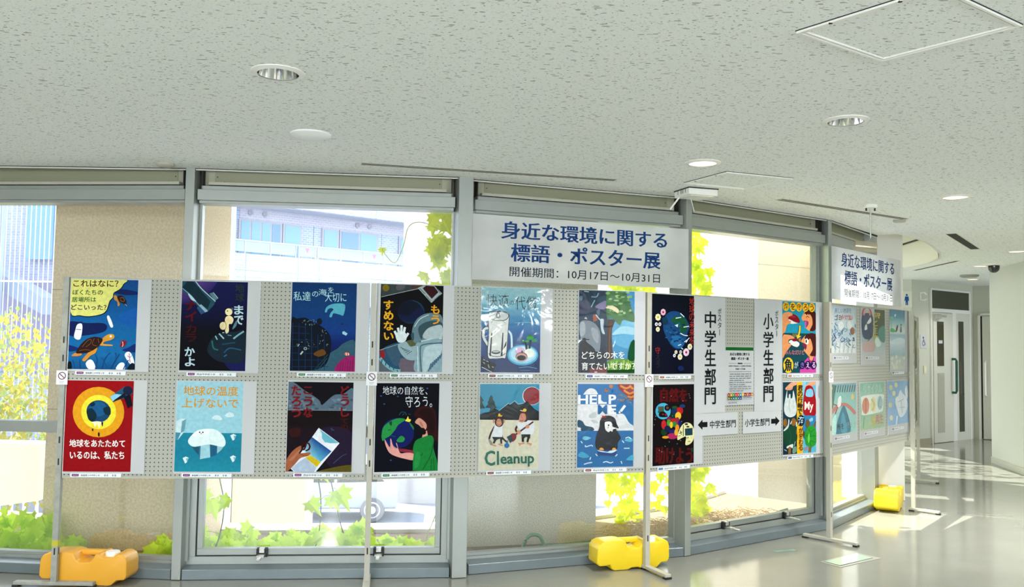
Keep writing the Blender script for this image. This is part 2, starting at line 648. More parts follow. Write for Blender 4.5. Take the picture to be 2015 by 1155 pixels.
def leaf_mat(name, c, trans, tc_col, low=None):
    m = bpy.data.materials.new(name)
    m.use_nodes = True
    nt = m.node_tree
    nt.nodes.clear()
    out = N(nt, 'ShaderNodeOutputMaterial')
    d = N(nt, 'ShaderNodeBsdfDiffuse')
    t = N(nt, 'ShaderNodeBsdfTranslucent')
    mx = N(nt, 'ShaderNodeMixShader')
    mx.inputs[0].default_value = trans
    tcn = N(nt, 'ShaderNodeTexCoord')
    nz = N(nt, 'ShaderNodeTexNoise')
    nz.inputs['Scale'].default_value = 5
    nt.links.new(tcn.outputs['Object'], nz.inputs['Vector'])
    mc = N(nt, 'ShaderNodeMix', data_type='RGBA')
    mc.inputs[6].default_value = (*(low or [v * 0.6 for v in c]), 1)
    mc.inputs[7].default_value = (*[min(1, v * 1.35) for v in c], 1)
    nt.links.new(nz.outputs['Fac'], mc.inputs[0])
    nt.links.new(mc.outputs[2], d.inputs[0])
    t.inputs[0].default_value = (*tc_col, 1)
    if low:
        mt = N(nt, 'ShaderNodeMix', data_type='RGBA')
        mt.inputs[6].default_value = (*[min(1, v * 1.4) for v in low], 1)
        mt.inputs[7].default_value = (*tc_col, 1)
        nt.links.new(nz.outputs['Fac'], mt.inputs[0])
        nt.links.new(mt.outputs[2], t.inputs[0])
        nz.inputs['Scale'].default_value = 7
    nt.links.new(d.outputs[0], mx.inputs[1])
    nt.links.new(t.outputs[0], mx.inputs[2])
    nt.links.new(mx.outputs[0], out.inputs[0])
    return m


M_CEIL = ceiling_mat()
M_CEIL_PLAIN = mat('ceiling_paint', (0.76, 0.74, 0.64), 0.8)
M_FLOOR = floor_mat()
M_PEG = pegboard_mat()
M_PLASTER = plaster_mat('rough_plaster', (0.90, 0.73, 0.50), 0.18, 60)
M_PLASTER2 = plaster_mat('grey_plaster', (0.92, 0.87, 0.76), 0.30, 130)
M_PLASTER3 = plaster_mat('pale_plaster', (0.60, 0.53, 0.40), 0.08)
M_LEAF = leaf_mat('vine_leaf', (0.46, 0.70, 0.05), 0.55, (0.72, 0.95, 0.08))
M_LEAFY = leaf_mat('yellow_leaf', (0.74, 0.72, 0.02), 0.55, (1.0, 0.96, 0.03), (0.36, 0.54, 0.02))
M_STEM = mat('vine_stem', (0.10, 0.12, 0.05), 0.6)
M_STEMY = mat('yellow_stem', (0.60, 0.60, 0.10), 0.6)
M_SOIL = mat('soil', (0.22, 0.16, 0.10), 0.9, noise=0.3)
M_STRAW = mat('dry_straw', (0.62, 0.44, 0.25), 0.8)
M_HOSE = mat('green_hose', (0.05, 0.17, 0.09), 0.5)

# ------------------------------------------------------------------ room shell
CEIL_Z = 2.565
SEGS = [  # floor ends of each glazed bay's front line, kind
    ((-5.45, 5.98), (-3.78, 5.56), 'fixed'),
    ((-3.72, 5.55), (-2.075, 5.398), 'fixed'),
    ((-2.015, 5.395), (-0.365, 5.548), 'opening'),
    ((-0.257, 5.622), (1.25, 6.192), 'fixed'),
    ((1.30, 6.226), (2.645, 7.180), 'opening'),
    ((2.673, 7.192), (3.50, 8.22), 'fixed'),
    ((3.80, 8.78), (4.24, 10.30), 'fixed'),
    ((4.26, 10.36), (4.44, 11.95), 'fixed'),
    ((4.44, 12.01), (4.20, 13.60), 'fixed'),
]
COFFER = [(3.62, 8.02), (4.007, 8.427), (4.30, 8.83), (4.531, 9.188), (4.74, 9.53), (4.899, 9.841), (5.03, 10.11), (5.109, 10.363),
          (5.19, 10.68), (5.215, 10.966), (5.20, 11.43), (5.08, 12.1), (4.75, 12.9), (4.35, 13.75)]


def off(p, a, w):
    return (p[0] - sin(a) * w, p[1] + cos(a) * w)


win_line = []
for A, B, k in SEGS[:6]:
    a = atan2(B[1] - A[1], B[0] - A[0])
    win_line += [off(A, a, 0.14), off(B, a, 0.14)]
floor_line = list(win_line)
for A, B, k in SEGS[6:]:
    a = atan2(B[1] - A[1], B[0] - A[0])
    floor_line += [off(A, a, 0.14), off(B, a, 0.14)]
back = [(4.3, 16.0), (9.5, 16.0), (9.5, -4.5), (-6.2, -4.5), (-6.2, 6.2)]

mb = MB()
poly = floor_line + back
mb.prism(poly, -0.25, 0.0)
struct(mb.build('floor', M_FLOOR))
ceil_edge = []
for A, B, k in SEGS[:6]:
    a = atan2(B[1] - A[1], B[0] - A[0])
    ceil_edge += [off(A, a, -0.12 if A[0] < -3 else 0.015), off(B, a, -0.12 if B[0] < -3 else 0.015)]
mb = MB()
poly = ceil_edge[:-1] + [(3.45, 8.12)] + COFFER + back
mb.prism(poly, CEIL_Z, CEIL_Z + 0.15)
ceiling = struct(mb.build('ceiling', M_CEIL))
# thin metal bead along the ceiling edge over the windows
mb = MB()
for i in range(len(ceil_edge) - 1):
    p, q = Vector(ceil_edge[i]), Vector(ceil_edge[i + 1])
    d = q - p
    if d.length < 1e-4:
        continue
    a = atan2(d.y, d.x)
    Mx = Matrix.Translation((p.x, p.y, 0)) @ Matrix.Rotation(a, 4, 'Z')
    mb.box(-0.004, d.length + 0.004, -0.006, 0.008, CEIL_Z - 0.010, CEIL_Z + 0.05, 0, Mx)
    mb.box(-0.004, d.length + 0.004, -0.016, -0.006, CEIL_Z - 0.003, CEIL_Z + 0.01, 1, Mx)
struct(mb.build('trim_1', [M_TRIMW, M_SLOT]))
# soffit that closes the ceiling void above the window heads
mb = MB()
outer = []
for A, B, k in SEGS[:6]:
    a = atan2(B[1] - A[1], B[0] - A[0])
    outer += [off(A, a, 0.2), off(B, a, 0.2)]
for i in range(len(outer) - 1):
    mb.add([(*ceil_edge[i], CEIL_Z + 0.06), (*ceil_edge[i + 1], CEIL_Z + 0.06), (*outer[i + 1], CEIL_Z + 0.06), (*outer[i], CEIL_Z + 0.06),
            (*ceil_edge[i], CEIL_Z + 0.12), (*ceil_edge[i + 1], CEIL_Z + 0.12), (*outer[i + 1], CEIL_Z + 0.12), (*outer[i], CEIL_Z + 0.12)],
           [(0, 1, 2, 3), (4, 7, 6, 5), (0, 4, 5, 1), (2, 6, 7, 3)])
struct(mb.build('trim_2', M_BEIGE))
# raised coffer beside the far windows
cp = smooth_pts(COFFER, 4, False)
mb = MB()
for i in range(len(cp) - 1):
    p, q = [(c[0] - (0.012 if i > 8 else 0.004), c[1] + (0.012 if i <= 8 else 0.0)) for c in (cp[i], cp[i + 1])]
    mb.add([(*p, CEIL_Z), (*q, CEIL_Z), (*q, CEIL_Z + 0.30), (*p, CEIL_Z + 0.30)], [(0, 1, 2, 3)])
mb.prism(cp + [(3.9, 13.6), (4.1, 11.9), (3.95, 10.3), (3.45, 8.8), (3.3, 8.2)], CEIL_Z + 0.30, CEIL_Z + 0.40)
o = struct(mb.build('ceiling_coffer', M_CEIL_PLAIN))
mb = MB()
for i in range(len(cp) - 1):
    p, q = Vector(cp[i]), Vector(cp[i + 1])
    d = q - p
    Mx = Matrix.Translation((p.x, p.y, 0)) @ Matrix.Rotation(atan2(d.y, d.x), 4, 'Z')
    mb.box(0, d.length, -0.02, 0.002, CEIL_Z - 0.006, CEIL_Z + 0.02, 0, Mx)
struct(mb.build('trim_3', M_TRIMW))

# walls --------------------------------------------------------------
def wall(name, A, B, th, z0, z1, m):
    loc, a, L = frame(A, B)
    mb = MB().box(0, L, 0, th, z0, z1)
    o = mb.build(name, m)
    o.location, o.rotation_euler = loc, (0, 0, a)
    return struct(o)


wall('wall_left', (-6.2, -4.5), (-6.2, 6.2), -0.2, 0, 2.7, M_WALL)
wall('wall_left_front', (-6.4, 6.02), (-5.5, 6.02), 0.2, 0, 2.7, M_WALL)
wall('wall_right', (6.41, 11.53), (4.95, 4.6), 0.25, 0, CEIL_Z, M_WALL)
wall('wall_right_near', (4.95, 4.6), (9.5, 3.4), -0.2, 0, CEIL_Z, M_WALL)
wall('wall_right_return', (6.41, 11.53), (8.9, 12.4), -0.2, 0, CEIL_Z, M_WALL)
wall('baseboard_right', (6.393, 11.52), (4.933, 4.6), 0.02, 0.0, 0.08, mat('vinyl_baseboard', (0.55, 0.54, 0.46), 0.4))
wall('wall_far_left', (6.215, 13.36), (4.0, 13.95), -0.2, 0, CEIL_Z + 0.5, M_WALL)
wall('wall_far', (6.215, 13.36), (7.80, 14.545), 0.2, 0, CEIL_Z, M_WALL_GREY)
wall('wall_far_return', (7.80, 14.545), (9.4, 13.1), 0.2, 0, CEIL_Z, M_WALL_GREY)
loc, a, L = frame((6.215, 13.36), (6.64, 13.678))
mb = MB().box(0, L, -0.012, 0.0, 0, 0.09)
o = mb.build('baseboard_far', mat('far_baseboard', (0.36, 0.33, 0.22), 0.4))
o.location, o.rotation_euler = loc, (0, 0, a)
struct(o)
# pier between the last bay and the far bays
loc, a, L = frame((3.545, 8.36), (3.90, 8.56))
mb = MB().box(0, L, 0, 0.42, 0, CEIL_Z + 0.45)
o = mb.build('wall_pier', M_TRIMW, bevel=0.006)
o.location, o.rotation_euler = loc, (0, 0, a)
struct(o)
# lobby front behind the camera: unseen glazing added as fill from the sky
wall('wall_back', (-6.2, -4.5), (9.5, -4.5), -0.2, 2.45, 2.7, M_WALL)
wall('wall_right_rear', (9.5, -4.5), (9.5, 3.4), -0.2, 0, 2.7, M_WALL)
for i in range(5):
    e = struct(empty('window_%d' % (20 + i), (-6.2 + 3.14 * i, -4.5, 0)))
    mb = MB().box(0, 3.14, -0.05, 0.05, 0, 0.08).box(0, 3.14, -0.05, 0.05, 2.38, 2.45).box(0, 0.06, -0.05, 0.05, 0.08, 2.38).box(3.08, 3.14, -0.05, 0.05, 0.08, 2.38)
    mb.build('window_frame', M_ALU, e)
    MB().box(0.06, 3.08, -0.004, 0.004, 0.08, 2.38).build('glass_pane', M_GLASS, e)

# glazed bays --------------------------------------------------------
def bay(n, A, B, kind):
    loc, a, L = frame(A, B)
    e = struct(empty('window_%d' % n, loc, a))
    # sill kerb with sloped top
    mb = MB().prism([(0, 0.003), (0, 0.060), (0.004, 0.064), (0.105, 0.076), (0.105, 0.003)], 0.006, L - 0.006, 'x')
    mb.build('sill', M_SILL_SHADED, e, bevel=0.001)
    g0, g1 = 0.028, L - 0.028
    if kind == 'opening':
        mb = MB().box(0.0, L, 0.085, 0.16, 0.074, 0.122).box(0.0, 0.060, 0.085, 0.16, 0.122, 0.93).box(L - 0.060, L, 0.085, 0.16, 0.122, 0.93)
        mb.box(0.0, 0.022, 0.06, 0.16, 0.10, 0.93).box(L - 0.022, L, 0.06, 0.16, 0.10, 0.93)
        mb.build('window_frame', M_ALU, e, bevel=0.0015)
        s = MB()
        a0, a1 = 0.066, L - 0.066
        s.box(a0, a1, 0.098, 0.150, 0.128, 0.168).box(a0, a0 + 0.034, 0.098, 0.150, 0.168, 0.92).box(a1 - 0.034, a1, 0.098, 0.150, 0.168, 0.92).box(a0, a1, 0.098, 0.150, 0.885, 0.925)
        sash = s.build('sash', M_ALU, e, bevel=0.002)
        gk = MB().box(a0 - 0.006, a1 + 0.006, 0.096, 0.099, 0.122, 0.128).box(a0 - 0.006, a0, 0.096, 0.099, 0.122, 0.93).box(a1, a1 + 0.006, 0.096, 0.099, 0.122, 0.93)
        gk.build('gasket', M_BLACK, sash)
        MB().box(a0 + 0.034, a1 - 0.034, 0.121, 0.127, 0.168, 0.885).build('glass_pane', M_GLASS, sash)
        for u in (0.285 * L, 0.725 * L):
            k = MB().box(u - 0.034, u - 0.018, 0.070, 0.098, 0.120, 0.172).box(u + 0.018, u + 0.034, 0.070, 0.098, 0.120, 0.172)
            k.box(u - 0.034, u + 0.034, 0.088, 0.098, 0.116, 0.176)
            lt = k.build('latch', M_BLACK, e, bevel=0.002)
            h = MB().box(u - 0.017, u + 0.017, 0.064, 0.092, 0.146, 0.176).box(u - 0.024, u + 0.024, 0.010, 0.072, 0.128, 0.142).box(u - 0.012, u + 0.012, -0.050, 0.012, 0.126, 0.138)
            h.build('latch_handle', M_STEEL, lt, bevel=0.003)
    else:
        mb = MB().box(0, L, 0.095, 0.16, 0.072, 0.092).box(0, L, 0.108, 0.16, 0.092, 0.112)
        mb.box(0.0, 0.026, 0.10, 0.16, 0.09, 0.93).box(L - 0.026, L, 0.10, 0.16, 0.09, 0.93)
        mb.build('window_frame', M_ALU, e, bevel=0.0015)
        MB().box(0.026, L - 0.026, 0.128, 0.134, 0.112, 0.875).build('glass_pane', M_GLASS, e)
    MB().box(0, L, 0.085, 0.165, 0.872, 0.942).build('transom', M_ALU, e, bevel=0.002)
    mb = MB().box(0.0, 0.026, 0.10, 0.16, 0.942, 2.352).box(L - 0.026, L, 0.10, 0.16, 0.942, 2.352)
    mb.build('jamb', M_ALU, e)
    MB().box(0.026, L - 0.026, 0.128, 0.134, 0.942, 2.352).build('glass_pane', M_GLASS, e)
    # head box, ledge, slit and the recessed blind panel above
    r = MB().box(0.012, L - 0.012, 0.018, 0.16, 2.368, 2.436).box(0.02, L - 0.02, 0.035, 0.16, 2.350, 2.368)
    head = r.build('head_rail', M_ALU, e, bevel=0.002)
    MB().box(0.03, L - 0.03, 0.04, 0.16, 2.436, 2.462).build('ledge', M_ALU, head)
    MB().box(0.03, L - 0.03, 0.075, 0.16, 2.462, 2.472).build('slit', M_SLOT, head)
    MB().box(0.07, L - 0.07, 0.052, 0.10, 2.472, 2.490).build('edge_strip', M_BEIGE, head)
    p = MB().box(0.03, L - 0.03, 0.098, 0.16, 2.462, CEIL_Z + 0.06, 0)
    p.box(0.10, L - 0.10, 0.094, 0.10, 2.478, CEIL_Z + 0.06, 1)
    p.box(0.03, 0.038, 0.04, 0.10, 2.44, CEIL_Z + 0.06, 2).box(L - 0.038, L - 0.03, 0.04, 0.10, 2.44, CEIL_Z + 0.06, 2)
    pn = p.build('head_panel', [mat('head_side', (0.42, 0.42, 0.31), 0.5), mat('head_face', (0.31, 0.315, 0.215), 0.5), M_SLOT], e)
    sc = MB()
    for k in range(6):
        u = 0.16 + (L - 0.32) * k / 5
        sc.lathe([(0.0035, 0), (0.0035, 0.004)], 8, 0, Matrix.Translation((u, 0.094, 2.496)) @ Matrix.Rotation(pi / 2, 4, 'X'))
    for u in (0.115, L - 0.115):
        sc.lathe([(0.0035, 0), (0.0035, 0.004)], 8, 0, Matrix.Translation((u, 0.094, 2.53)) @ Matrix.Rotation(pi / 2, 4, 'X'))
    sc.build('screws', M_SLOT, pn)
    return e


for i, (A, B, k) in enumerate(SEGS):
    bay(i + 1, A, B, k)


def mullion(name, A, B, w0, w1, z1=2.62, m=None):
    loc, a, L = frame(A, B)
    o = MB().box(0, L, w0, w1, 0.003, z1).build(name, m or M_ALU, None, bevel=0.003)
    o.location, o.rotation_euler = loc, (0, 0, a)
    return struct(o)


mullion('trim_10', (-3.785, 5.55), (-3.715, 5.545), -0.004, 0.17)
mullion('trim_11', (-2.074, 5.394), (-2.016, 5.393), -0.004, 0.17)
mullion('trim_12', (-0.352, 5.524), (-0.260, 5.552), 0.0, 0.20)
mullion('trim_13', (1.252, 6.190), (1.300, 6.222), -0.004, 0.17)
mullion('trim_14', (2.640, 7.175), (2.676, 7.190), -0.006, 0.17)
mullion('trim_15', (4.22, 10.27), (4.28, 10.40), 0.0, 0.15)
mullion('trim_16', (4.42, 11.92), (4.44, 12.04), 0.0, 0.15)
mullion('trim_17', (3.44, 8.17), (3.56, 8.37), 0.0, 0.16)

# outside: unseen eave slab, added to keep sun off the first bays
mb = MB().prism([(-6.6, 6.1), (-3.75, 5.72), (-2.05, 5.56), (-0.3, 5.72), (1.25, 6.35), (2.6, 7.32), (2.4, 7.42), (1.3, 7.72), (0.2, 8.05), (-2.0, 7.9), (-6.6, 8.3)], 2.78, 3.1)
struct(mb.build('roof_slab', M_TRIMW))
mb = MB().prism([(-6.6, -4.7), (9.7, -4.7), (9.7, 16.2), (4.2, 16.2), (4.2, 13.6), (4.4, 12.0), (4.2, 10.3), (3.7, 8.7), (2.65, 7.3), (1.25, 6.3), (-0.3, 5.68), (-2.05, 5.52), (-3.75, 5.68), (-6.6, 6.1)], 3.1, 3.3)
struct(mb.build('roof_slab_main', M_PLASTER3))
# upstand wall closing the void over the window heads, seen from outside only
mb = MB()
oo = [p for p in outer]
for i in range(len(oo) - 1):
    p, q = Vector(oo[i]), Vector(oo[i + 1])
    d = q - p
    if d.length < 1e-4:
        continue
    Mx = Matrix.Translation((p.x, p.y, 0)) @ Matrix.Rotation(atan2(d.y, d.x), 4, 'Z')
    mb.box(0, d.length, -0.06, 0.04, 2.44, 3.1, 0, Mx)
struct(mb.build('wall_outer_head', M_PLASTER3))

# ------------------------------------------------------------------ display boards and their stands
BOARDS = [((-2.682, 5.216), (-0.884, 5.336)), ((-0.838, 5.340), (0.902, 5.799)), ((0.942, 5.826), (2.460, 6.792)),
          ((2.474, 6.757), (3.700, 8.040)), ((3.722, 8.075), (4.588, 9.740))]
ZB, ZT = 0.642, 1.850
BLAB = ['grey pegboard display board at the left end, carrying the red globe poster',
        'grey pegboard display board carrying the mug poster and the penguin poster',
        'grey pegboard display board carrying the two tall division signs',
        'grey pegboard display board of washed-out posters under the smaller-looking banner',
        'pegboard display board seen almost edge-on before the far doors']
BF = []
for i, (A, B) in enumerate(BOARDS):
    loc, a, L = frame(A, B)
    e = tag(empty('display_board', (loc[0], loc[1], 0), a), BLAB[i], 'display board', 'pegboard display boards')
    BF.append((loc, a, L))
    MB().box(0.004, L - 0.004, 0.002, 0.022, ZB + 0.004, ZT - 0.004).build('pegboard_panel', M_PEG, e)
    mb = MB().box(0, L, 0.0005, 0.026, ZT - 0.004, ZT).box(0, L, 0.0005, 0.026, ZB, ZB + 0.005).box(0, 0.004, 0.0005, 0.026, ZB, ZT).box(L - 0.004, L, 0.0005, 0.026, ZB, ZT)
    mb.build('edge_frame', M_BEIGE, e)


def stand(x, y, ang, foot_ang, f0, f1, label, worn=False):
    """square post with slots, on a bar foot that runs from f0 to f1 metres along foot_ang"""
    e = tag(empty('board_stand', (x, y, 0), ang), label, 'stand', 'posts of the display boards')
    m = M_POST_WORN if worn else M_POST
    h = 0.0165
    mb = MB().box(-h, h, -h, h, 0.03, ZT, 0)
    z = 0.22
    for z in (0.21, 0.74, 0.87, 1.36, 1.47):
        w = 0.0045
        for s in (-1,):
            mb.prism([(w * cos(t), z + (0.016 if sin(t) > 0 else -0.016) + w * sin(t)) for t in [2 * pi * k / 12 for k in range(12)]], s * (h + 0.0006), s * (h - 0.002), 'y', 1)
        mb.prism([(w * cos(t), z + (0.016 if sin(t) > 0 else -0.016) + w * sin(t)) for t in [2 * pi * k / 12 for k in range(12)]], h - 0.002, h + 0.0006, 'x', 1)
    mb.build('post', [m, M_SLOT], e)
    fa = foot_ang - ang
    Mx = Matrix.Rotation(fa, 4, 'Z')
    MB().box(f0, f1, -0.022, 0.022, 0.012, 0.032, 0).build('foot_bar', m, e, bevel=0.003, M=None).matrix_local = Mx
    for t in (f0, f1):
        s = 1 if t > 0 else -1
        c = MB().box(t - 0.03 * s, t + 0.006 * s, -0.024, 0.024, 0.0, 0.013)
        c.build('foot_cap', M_BLACK, e, bevel=0.002).matrix_local = Mx
    return e


ang = [b[1] for b in BF]
P0 = stand(-2.702, 5.222, ang[0], pi, -0.24, 0.235, 'worn grey end post with a band of yellow tape, at the left end', True)
MB().box(-0.0175, 0.0175, -0.0175, 0.0175, 0.24, 0.275).build('tape_band', M_TAPE, P0)['label'] = 'yellow tape band'
stand(-0.861, 5.352, ang[0] + 0.1, pi / 2 + 0.14, -0.2, 0.19, 'slotted beige post between the left board and the mug poster board')
stand(0.922, 5.816, ang[2] - 0.15, radians(-65), -0.03, 0.25, 'slotted beige post between the penguin poster and the division signs')
stand(2.476, 6.722, ang[3] - 0.1, radians(-46), -0.21, 0.22, 'slotted beige post in front of the bright window corner')
stand(3.730, 8.021, ang[3] + 0.1, radians(-44), -0.03, 0.225, 'slotted pale post beside the farther yellow water tank')
stand(4.603, 9.768, ang[4], radians(-28), -0.2, 0.2, 'pale post at the far end of the display boards')

# ------------------------------------------------------------------ posters
CHIP = {'purple': '6a1c60', 'green': '1c6a3c', 'red': '6a1818', 'navy': '14206a', 'orange': '8a4a10', 'teal': '146080'}
NB = {}


def on_board(name, bi, u, z, label, cat, w, h, d=0.004, group=None):
    """paper sheet on board BI, its lower left corner at (u, z)"""
    loc, a, L = BF[bi]
    e = empty(name, (loc[0] + cos(a) * u, loc[1] + sin(a) * u, z), a)
    return tag(e, label, cat, group)


def sheet_mesh(w, h, curl=0.0, name='paper_sheet', parent=None, mt=None, y=-0.0015, n=6):
    mb = MB()
    vs = []
    for side in (0, 1):
        for j in range(n + 1):
            for i in range(n + 1):
                s, t = i / n, j / n
                yy = y - side * 0.0006 - curl * (max(0, abs(s - .5) * 2 - .3) ** 2) * (0.4 + 0.6 * (1 - t)) * 0.0
                vs.append((s * w, yy, t * h))
    k = (n + 1) ** 2
    fs = []
    for j in range(n):
        for i in range(n):
            q = j * (n + 1) + i
            fs.append((q, q + n + 1, q + n + 2, q + 1))
            fs.append((k + q, k + q + 1, k + q + n + 2, k + q + n + 1))
    rim = [i for i in range(n + 1)] + [(j + 1) * (n + 1) - 1 for j in range(1, n + 1)] + [n * (n + 1) + i for i in range(n - 1, -1, -1)] + [j * (n + 1) for j in range(n - 1, 0, -1)]
    for i in range(len(rim)):
        a, b = rim[i], rim[(i + 1) % len(rim)]
        fs.append((a, b, k + b, k + a))
    mb.add(vs, fs)
    return mb.build(name, mt or M_PAPER, parent)


def caption(parent, u, z, chip, school, w=0.297, h=0.023):
    """little strip of paper: coloured chip, school line, two name words"""
    A = Art([(0, 0), (297, 0), (297, 23), (0, 23)])
    A.p('d6dce2', [(0, 0), (297, 0), (297, 23), (0, 23)])
    A.p(CHIP[chip], smooth_pts([(12, 4), (46, 4), (49, 7), (49, 15), (46, 18), (12, 18), (9, 15), (9, 7)], 2))
    A.l('c8b8c8', 3, [(15, 11), (22, 11)]).l('c8b8c8', 3, [(25, 11), (32, 11)]).l('c8b8c8', 3, [(35, 11), (43, 11)])
    A.t('20263a', school, 62, 6, 172, 17, 0.02)
    rnd = random.Random(hash((u, z, chip)) & 0xffff if False else int(u * 1000) + int(z * 100))
    for x0 in (198, 244):
        for k in range(2):
            x = x0 + k * 14
            for q in range(3):
                A.l('20263a', 1.6, [(x, 7 + q * 4), (x + 9 + rnd.random() * 2, 7 + q * 4)])
            A.l('20263a', 1.5, [(x + 4 + rnd.random() * 3, 6), (x + 4, 17)])
    o = A.build('caption_strip', w, h, parent, M_PRINT, (u, -0.0034, z + h), 0.00006)
    o['label'] = '%s-chipped caption strip' % chip
    return o


def sleeve(parent, w, h, y=-0.009):
    return MB().box(0, w, y - 0.0005, y, 0, h).build('plastic_sleeve', M_SLEEVE, parent)


def poster(bi, u, z, art, label, chip, school, aw=0.395, ah=0.545, sw=0.480, sh=0.562, cap_u=0.045, cap_dz=-0.022, sl=False, left=0.005, bot=0.012, group='painted posters on the pegboards'):
    e = on_board('poster', bi, u - left, z - bot, label, 'poster', sw, sh, group=group)
    sheet_mesh(sw, sh, parent=e)
    art.build('artwork', aw, ah, e, M_PRINT, (left, -0.0023, bot + ah))
    if chip:
        caption(e, cap_u + left, cap_dz + bot - 0.012 + 0.0, chip, school)
    if sl:
        sleeve(e, sw, sh)
    return e


SCH_A, SCH_B = '板橋第三中学校１年', '西台中学校３年'


def art_turtle():
    A = Art([(135, 55), (870, 65), (822, 1033), (105, 1028)])
    A.g([(0, '0a3c78'), (.3, '0a4a84'), (.6, '0c5890'), (.85, '105c92'), (1, '0a4676')])
    A.s('0a1e50', [(590, 200), (700, 165), (868, 195), (865, 220), (740, 228), (650, 215)])
    A.s('0e4e96', [(630, 480), (720, 410), (860, 370), (850, 560), (720, 545)])
    A.s('081848', [(115, 520), (300, 532), (480, 532), (526, 575), (480, 630), (300, 665), (115, 665)])
    A.s('0a2460', [(688, 822), (760, 790), (832, 755), (832, 842), (740, 838)])
    A.s('0a2460', [(110, 772), (200, 795), (225, 812), (200, 830), (110, 838)])
    A.p('061428', smooth_pts([(133, 45), (716, 55), (712, 112), (672, 168), (606, 208), (596, 256), (562, 296), (542, 356), (516, 412), (455, 448), (330, 468), (225, 458), (130, 428)], 4))
    A.p('c9c86e', smooth_pts([(133, 45), (708, 55), (703, 108), (666, 160), (598, 202), (588, 250), (553, 290), (533, 350), (508, 404), (450, 438), (330, 458), (230, 448), (130, 418)], 4))
    A.t('3c0a12', 'これはなに？', 155, 66, 650, 140, .02).t('1c4a22', 'ぼくたちの', 150, 172, 480, 228, .02)
    A.t('1e5a26', '居場所は', 143, 250, 405, 306, .02).t('20183c', 'どこいった？', 135, 332, 520, 390, .02)
    for b in ([(205, 548), (252, 540), (258, 605), (235, 708), (172, 690), (186, 600)], [(525, 468), (550, 455), (592, 562), (562, 572)], [(715, 878), (750, 838), (788, 862), (820, 962), (772, 968)], [(298, 968), (340, 924), (382, 950), (402, 1028), (330, 1028)], [(620, 1028), (660, 962), (710, 962), (712, 1031)]):
        A.p('d8dce0', smooth_pts(b, 3))
    A.p('10205a', [(235, 515), (258, 518), (254, 538), (230, 532)])
    A.l('10205a', 6, [(190, 600), (250, 605)]).l('8a3c78', 7, [(765, 855), (770, 920), (775, 955)]).l('8a3c78', 6, [(745, 880), (770, 900), (792, 880)])
    for P, w in (([(400, 1028), (420, 930), (400, 870)], 9), ([(470, 1028), (500, 920), (560, 850)], 9), ([(520, 1000), (470, 900)], 7), ([(560, 1025), (620, 920), (615, 850)], 9), ([(600, 960), (660, 860)], 7), ([(700, 1028), (740, 950), (760, 930)], 10), ([(180, 1020), (160, 930)], 8), ([(240, 1020), (230, 920)], 7)):
        A.l('123a78', w, P)
    A.p('040c14', smooth_pts([(105, 1028), (108, 960), (140, 950), (148, 1028)], 3)).p('061420', smooth_pts([(740, 1030), (790, 960), (826, 980), (822, 1033)], 3))
    A.s('be822c', [(425, 785), (405, 850), (350, 885), (292, 942), (262, 928), (312, 865), (345, 830), (400, 795)])
    A.s('be7a34', [(195, 852), (255, 862), (240, 884), (162, 892), (150, 880)])
    A.s('c08830', [(450, 752), (480, 695), (545, 652), (598, 655), (604, 690), (562, 716), (505, 732), (490, 755), (582, 764), (572, 778), (452, 772)])
    A.s('26140e', [(193, 852), (240, 770), (310, 705), (400, 680), (478, 702), (462, 752), (410, 804), (330, 848), (250, 860)])
    for P in ([(260, 790), (320, 720), (355, 710), (350, 750), (300, 790)], [(390, 700), (370, 760), (420, 780)], [(430, 700), (440, 745)], [(230, 830), (300, 820), (360, 830)]):
        A.l('7a4a2c', 5, P)
    A.e('e8e0d0', 568, 674, 12, 12).s('a8762e', [(605, 232), (632, 238), (652, 290), (668, 332), (645, 348), (638, 300), (606, 275)]).s('26140e', [(640, 242), (692, 234), (732, 282), (736, 326), (690, 316), (652, 286)])
    A.l('7a5a3c', 5, [(668, 262), (700, 255), (718, 290), (690, 296), (672, 276)]).l('8aa08a', 5, [(725, 325), (745, 345)])
    A.p('78141c', [(660, 782), (690, 712), (742, 726), (708, 792)]).l('e0d0d0', 6, [(695, 730), (700, 765), (690, 785)])
    return A


